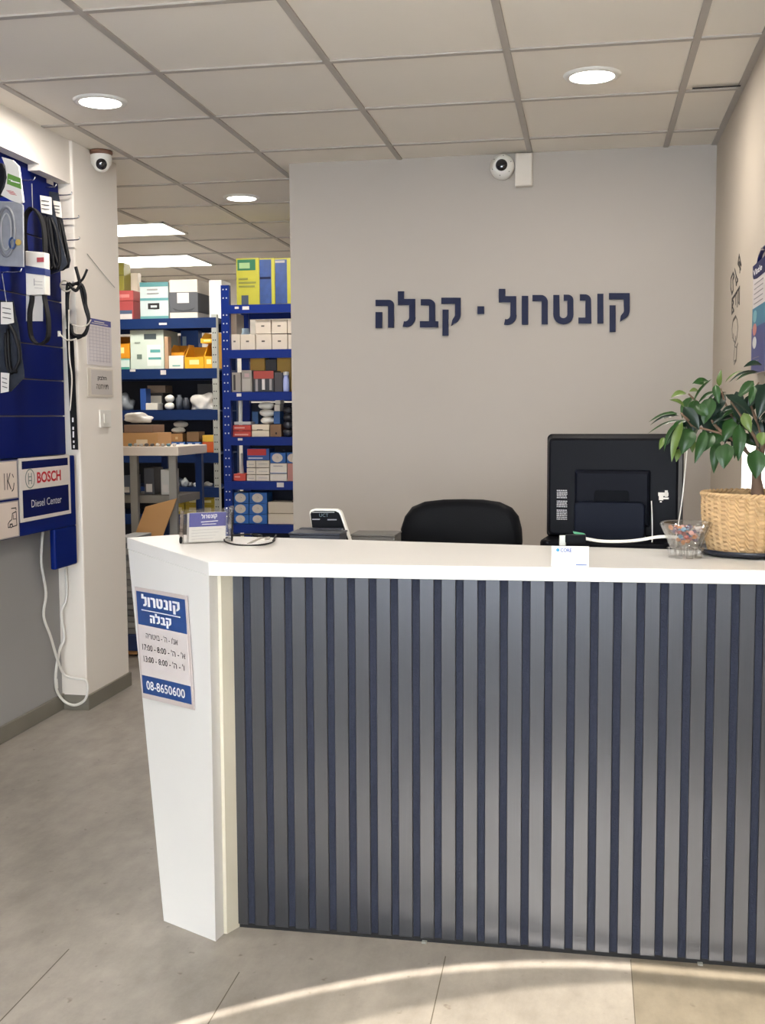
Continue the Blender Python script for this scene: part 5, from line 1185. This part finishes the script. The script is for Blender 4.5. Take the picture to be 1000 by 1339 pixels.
# row 1
z = LZ[1]
def bin_(u0, u1, v0, vlip, zb, label, m, y=yl, dep=.2):
    a = on_y(u0, v0, y); c = on_y(u1, v0, y); zt_ = a.z; zl = on_y(u0, vlip, y).z; x0, x1 = a.x, c.x; th = .004
    zb += .0008
    t = thing('storage_bin', ((x0 + x1) / 2, y + dep / 2, zb), label, 'storage bin', 'yellow storage bins on the back rack')
    b = bx(x0, y, zb, x1, y + th, zl)
    for xx in (x0, x1 - th): prism(b, [Vector((xx, y + th, zb)), Vector((xx, y + dep, zb)), Vector((xx, y + dep, zt_)), Vector((xx, y + dep * .45, zt_)), Vector((xx, y + th, zl))], (th, 0, 0))
    box(b, x0 + th, y + dep - th, zb, x1 - th, y + dep, zt_); box(b, x0 + th, y + th, zb, x1 - th, y + dep - th, zb + th)
    obj('bin_body', b, m, t)
    obj('bin_label', bx(x0 + (x1 - x0) * .25, y - .001, zb + (zl - zb) * .35, x0 + (x1 - x0) * .75, y - .0002, zb + (zl - zb) * .75), pm(240, 220, 150), t)
    return t
YB = mat('yellow_bin', rgb(226, 166, 26), .45, var=.05); YB2 = mat('amber_bin', rgb(214, 142, 24), .45, var=.05)
goods('teal_carton', 'teal edged white box under the bin at the column', 'carton', 140, 469, 169, yl, pm(206, 222, 214), z, dep=.2, group=GL, patch=[('teal_edge', (0, 0, 1, .22), pm(70, 150, 136)), ('teal_edge', (0, .86, 1, 1), pm(120, 176, 164))])
zz1 = zof(160, 469, yl) + .001
bin_(140, 169, 438, 450, zz1, 'yellow bin at the left, just beside the white column', YB2)
goods('large_carton', 'big pale green carton with a dark label, second shelf', 'carton', 169.8, 431.5, 213.5, yl, pm(200, 212, 200), z, dep=.28, group=GL, patch=[('dark_label', (.42, .76, .78, .90), pm(66, 78, 82)), ('white_label', (.5, .08, .92, .62), pm(224, 226, 220)), ('teal_print', (.6, .42, .9, .5), pm(90, 160, 156)), ('teal_print', (.54, .24, .92, .30), pm(90, 160, 156)), ('small_mark', (.2, .26, .34, .38), pm(100, 116, 108)), ('faint_print', (.14, .66, .3, .7), pm(150, 160, 150))])
goods('brown_carton', 'brown carton between the pale green carton and the bins', 'carton', 214.6, 440, 219.5, yl, pm(178, 146, 116), z, dep=.06, group=GL)
goods('white_box', 'small white box with teal line in front of the yellow bins', 'carton', 220.5, 465, 239.5, yl, pm(226, 222, 212), z, dep=.05, group=GL, patch=[('teal_line', (.25, .18, .78, .28), pm(110, 170, 160))])
bin_(221, 241, 450, 461, z, 'yellow bin behind the small white box', YB2, yl + .07)
bin_(241, 266, 452, 467, z, 'wide yellow bin in the middle of the bin group', YB)
bin_(266.5, 279, 449, 466, z, 'narrow yellow bin at the pale rack post', YB)
zz1 = zof(270, 449, yl) + .002
bin_(262, 279, 434, 443, zz1, 'yellow bin stacked on top near the pale post', YB, yl, .2)
goods('beige_carton', 'beige carton on top behind the yellow bins', 'carton', 219, 439, 234, yl + .3, pm(186, 174, 162), z, dep=.08, group=GL)
goods('blue_carton', 'blue carton with a pale round spot above the bins', 'carton', 236, 432, 259, yl + .3, pm(44, 84, 156), z, dep=.08, group=GL, patch=[('pale_spot', (.1, .5, .32, .85), pm(190, 214, 232))])
# row 2
z = LZ[2]
def bag(u, v, r, y, label, seed, m, sq=(1, .8, 1), z=None, amp=.3, group='plastic bags in the storeroom', name='plastic_bag'):
    p = on_y(u, v, y)
    zc_ = p.z if z is None else z + r * sq[2] * 1.0
    b = lumps(B(), (p.x, y + r * .6, zc_), r, seed, 20, 14, amp, sq)
    if z is not None:
        b.verts.ensure_lookup_table(); lo = min(v_.co.z for v_ in b.verts); hi = max(v_.co.z for v_ in b.verts); lo += (hi - lo) * .28
        for v_ in b.verts: v_.co.z = max(v_.co.z, lo + (v_.co.z - lo) * .03)
        bmesh.ops.translate(b, verts=b.verts, vec=(0, 0, z + .001 - lo))
    o = obj(name, b, m, smooth=True); return tag(o, label, 'bag', group)
film = mat('crumpled_grey_film', rgb(134, 140, 146), .2, var=.35, scale=18, bump=.8, bscale=30); filmw = mat('crumpled_white_film', rgb(216, 212, 206), .25, var=.15, scale=22, bump=.7, bscale=36)
bag(162, 516, .068, yl + .04, 'grey crumpled plastic bag at the column, third shelf', 3, film, (.8, .7, 1.1), z)
goods('blue_carton', 'slanting blue carton right of the grey bag', 'carton', 183, 508, 190.5, yl, pm(34, 76, 150), z, dep=.09, group=GL)
zz1 = z
goods('white_box', 'white box lying flat beside the slanting blue carton', 'carton', 190, 527, 206, yl, pm(220, 216, 206), z, dep=.1, group=GL)
goods('dark_bin', 'dark bin holding a white label box', 'bin', 194, 514, 213, yl + .11, pm(58, 54, 54), z, dep=.16, group=GL)
goods('white_box', 'white label box in front of the dark bin', 'carton', 196.5, 517.5, 211, yl + .105, pm(222, 218, 208), z + .001, dep=.004, group=GL)
zz1 = zof(203, 514, yl + .11) + .001
goods('taupe_bin', 'taupe bin on top of the dark bin', 'bin', 192.5, 504, 216, yl + .11, pm(150, 132, 116), zz1, dep=.14, group=GL)
zz1 = roll(214, 226, 528, yl, z, 'white roll standing between the bins, lower', WHITEP, .8, 'white rolls on the back rack')
roll(214, 226, 516, yl, zz1, 'white roll standing between the bins, upper', WHITEP, .8, 'white rolls on the back rack')
for k, (u, vv, cc) in enumerate(((233, 516, (84, 90, 100)), (242, 520, (62, 66, 76)))):
    p = on_y(u, vv, yl + .02); b = lathe(B(), (p.x, yl + .04, z), [(0, 0), (.024, 0), (.024, (p.z - z) * .75), (.015, (p.z - z) * .85), (.016, p.z - z), (0, p.z - z)], 18); o = obj('jar', b, pm(*cc, rough=.25), smooth=True); tag(o, ['grey lidded jar left of the white bag', 'dark lidded jar touching the white bag'][k], 'jar')
bag(263, 525, .075, yl + .01, 'white knotted plastic bag near the pale rack post', 8, filmw, (1.0, .7, .95), z, .35)
goods('dark_carton', 'dark carton behind the knotted white bag', 'carton', 258, 502, 279, yl + .2, pm(70, 70, 74), z, dep=.1, group=GL)
# row 3
z = LZ[3]
for k, (u0, u1) in enumerate(((223, 232.5), (233, 242), (244, 253), (253.5, 262.5))):
    goods('spark_carton', 'small blue and white striped carton, %s of four in the row' % pos_[k if k < 3 else 4], 'carton', u0, 578, u1, yl, pm(48, 96, 168), z, dep=.12, group='blue and white striped cartons', patch=[('white_patch', (.2, .1, .8, .45), pm(222, 226, 230)), ('white_patch', (.2, .6, .8, .9), pm(206, 214, 226))])
zz1 = zof(240, 578, yl) + .001
goods('brown_carton', 'small tan carton left one above the striped cartons', 'carton', 223, 567, 238.5, yl, pm(170, 124, 78), zz1, dep=.12, group=GL, patch=[('pale_spot', (.4, .3, .6, .6), pm(206, 180, 140))])
goods('brown_carton', 'small brown carton right one above the striped cartons', 'carton', 244, 564.5, 260, yl, pm(126, 96, 66), zz1, dep=.12, group=GL)
zz1 = zof(230, 567, yl) + .001
zz1 = roll(222, 240, 562, yl, zz1, 'flat white roll lying on the tan carton, lower', WHITEP, .42, 'white rolls on the back rack')
roll(224, 243, 552, yl, zz1, 'flat white roll lying on the tan carton, upper', WHITEP, .42, 'white rolls on the back rack')
goods('orange_carton', 'orange carton under the yellow one near the pale post', 'carton', 264.5, 578, 280, yl, pm(206, 92, 40), z, dep=.12, group=GL)
zz1 = zof(272, 578, yl) + .001
goods('yellow_carton', 'yellow carton stacked on the orange one', 'carton', 264.5, 569, 280, yl, pm(220, 176, 60), zz1, dep=.12, group=GL)
goods('orange_carton', 'orange carton half hidden by the bench goods', 'carton', 206, 570, 221, yl, pm(206, 138, 50), z, dep=.12, group=GL)
# row 4
z = LZ[4]
rnd4 = random.Random(2)
for k, (u0, u1, v0, cc) in enumerate(((226, 234, 626, (150, 158, 168)), (227, 240, 620, (110, 120, 134)), (236, 245, 622, (176, 182, 188)), (245, 251, 629, (200, 204, 208)), (252, 260, 630, (206, 208, 210)), (264, 276, 628, (190, 190, 190)))):
    r_ = ['pale grey part bag leftmost of the low shelf row', 'slate part bag behind the pale grey one', 'silvery part bag in the middle of the low shelf row', 'tiny white bag right of the silvery one', 'white part bag nearer the pale post', 'wide white part bag at the pale post'][k]
    p = on_y((u0 + u1) / 2, v0, yl + .05 * (k % 2)); wd = abs(on_y(u1, v0, yl).x - on_y(u0, v0, yl).x) / 2
    bag((u0 + u1) / 2, v0, wd, yl + .06 * (k % 2), r_, 20 + k, mat('bagfilm%d' % k, rgb(*cc), .25, var=.25, scale=30, bump=.6, bscale=60), (1, .9, max(.35, (p.z - z) / wd / 2)), z, .2)
# row 5
z = LZ[5]
ZY = pm(184, 162, 44)
for ci, (u0, u1, tops_) in enumerate(((206, 221, (660, 648)), (225.5, 241, (659.5, 651, 643.5)), (242.3, 260, (660, 651)), (262, 280, (660, 652, 644)))):
    zb = z
    for k, v0 in enumerate(tops_):
        goods('yellow_filter_carton', 'yellow carton, %s in the %s column of the lowest back shelf' % (['bottom', 'second', 'third'][k], ['leftmost', 'second', 'third', 'rightmost'][ci]), 'carton', u0, v0, u1, yl, ZY, zb, dep=.14, group='yellow cartons on the lowest back shelf', patch=[('pale_label', (.28, .3, .78, .7), pm(224, 214, 160))])
        zb = zof((u0 + u1) / 2, v0, yl) + .001

# ---- workbench with white top in front of the back rack
YBn = 6.2; zb = zof(200, 584, YBn); zl_ = zof(200, 596, YBn); xb1 = on_y(233, 588, YBn).x; xb0 = xb1 - .62
t = thing('workbench', ((xb0 + xb1) / 2, YBn + .25, 0), 'narrow bench with thick white top beside the white column', 'workbench')
obj('bench_top', bx(xb0, YBn, zl_, xb1, YBn + .5, zb), pm(222, 210, 198), t, bevel=.004)
for x in (on_y(176, 640, YBn + .04).x, xb1 - .05):
    obj('leg', bx(x - .022, YBn + .03, 0, x + .022, YBn + .06, zl_), pm(140, 138, 134), t)
for x in (on_y(186, 640, YBn + .06).x, xb1 - .03):
    obj('leg', bx(x - .02, YBn + .42, 0, x + .02, YBn + .46, zl_), BLUES2, t)
zlow = zof(190, 648, YBn + .05); zlow2 = zlow - .045
b = bx(xb0, YBn + .065, zlow2, xb1 - .02, YBn + .41, zlow); obj('lower_shelf', b, pm(126, 122, 116), t)
bag(178, 545, .07, YBn + .10, 'clear crumpled bag lying on the bench cartons', 4, filmw, (1.3, .8, .5), zof(180, 553, YBn + .1), .35)
goods('brown_tray', 'wide brown cardboard tray on the white bench top', 'carton', 158, 566, 206, YBn + .06, pm(186, 142, 92), zb + .0, dep=.22, group='cartons on the bench', patch=[('pale_label', (.42, .1, .72, .5), pm(220, 200, 170))])
zz1 = zof(180, 566, YBn + .06) + .001
goods('brown_carton', 'dull brown carton lying on the wide cardboard tray', 'carton', 162, 555.5, 200, YBn + .07, pm(132, 104, 84), zz1, dep=.18, group='cartons on the bench')
rs = random.Random(9)
for k in range(9):
    u = 170 + k * 7.2; p = on_y(u, 581, YBn + .03)
    o = obj('small_part', lumps(B(), (p.x, YBn + .03, zb + .010), 1, 60 + k, 10, 8, .2, (.013, .011, .009)), pm(*rs.choice([(206, 200, 190), (90, 86, 84), (170, 164, 156), (70, 110, 120)]), rough=.4), smooth=True)
    lo = min((o.matrix_basis @ v.co).z for v in o.data.vertices); o.location.z += zb - lo
    tag(o, 'small loose metal part lying along the white bench front', 'metal part', 'loose parts along the bench front')
for k, (u0, u1, v0, cc, lab) in enumerate(((160, 171, 622, (80, 90, 110), 'slate box under the bench nearest the column'), (188, 201, 612, (70, 72, 80), 'dark box under the bench middle'), (210, 222, 614, (196, 196, 194), 'pale box under the bench near its right leg'))):
    goods('under_bench_box', lab, 'box', u0, v0, u1, YBn + .12, pm(*cc), zlow, dep=.15, group='boxes under the bench', patch=[('white_label', (.2, .1, .8, .4), PAPER2)])

# leaning cardboard sheet, tipped on one corner
tl, tr_ = on_y(190, 663, 6.15), on_y(231, 652, 6.16); d = (on_y(176, 700, 6.13) - tl).normalized()
L_ = (tl.z - .012) / -d.z; bl = tl + d * L_; br = tr_ + d * L_
o = obj('cardboard_sheet', prism(B(), [bl, br, tr_, tl], (.001, .007, .002)), CARDB); tag(o, 'brown cardboard sheet leaning behind the counter end', 'cardboard sheet')
# stack of grey sheets behind the column
ys = 5.72; xs0 = on_y(150, 760, ys).x; xs1 = on_y(179, 760, ys).x; zs0 = zof(172, 830, ys)
t = thing('blue_trolley', ((xs0 + xs1) / 2, ys + .2, 0), 'low blue trolley base behind the white column', 'trolley')
obj('trolley_frame', bx(xs0, ys, .035, xs1, ys + .28, zs0), mat('trolley_blue', rgb(22, 44, 92), .5), t, bevel=.004)
obj('deck', bx(xs0 + .02, ys + .02, .012, xs1 - .02, ys + .26, .035), CARDB, t)
for x, y_ in ((xs0 + .03, ys + .05), (xs1 - .03, ys + .05), (xs0 + .03, ys + .24), (xs1 - .03, ys + .24)): obj('wheel', cyl(B(), (x - .01, y_, .018), (x + .01, y_, .018), .018), RUBBER, t)
zz1 = zs0; ng = 16; hh = (zof(170, 702, ys) - zs0) / ng; rg = random.Random(4)
for k in range(ng):
    j = rg.uniform(-.012, .012); c_ = rg.choice([(120, 122, 124), (146, 148, 148), (98, 102, 108)])
    o = obj('folded_sheet', bx(xs0 + .01, ys + .01 + abs(j), zz1 + .0005, xs1 - .012 + j * .8, ys + .26, zz1 + hh - .003), pm(*c_, rough=.5, var=.1), bevel=.003)
    tag(o, 'grey flat tray in the tall stack behind the column', 'tray', 'grey flat trays stacked behind the column'); zz1 += hh

for o in list(bpy.data.objects):
    if '_org' in o: del o['_org']
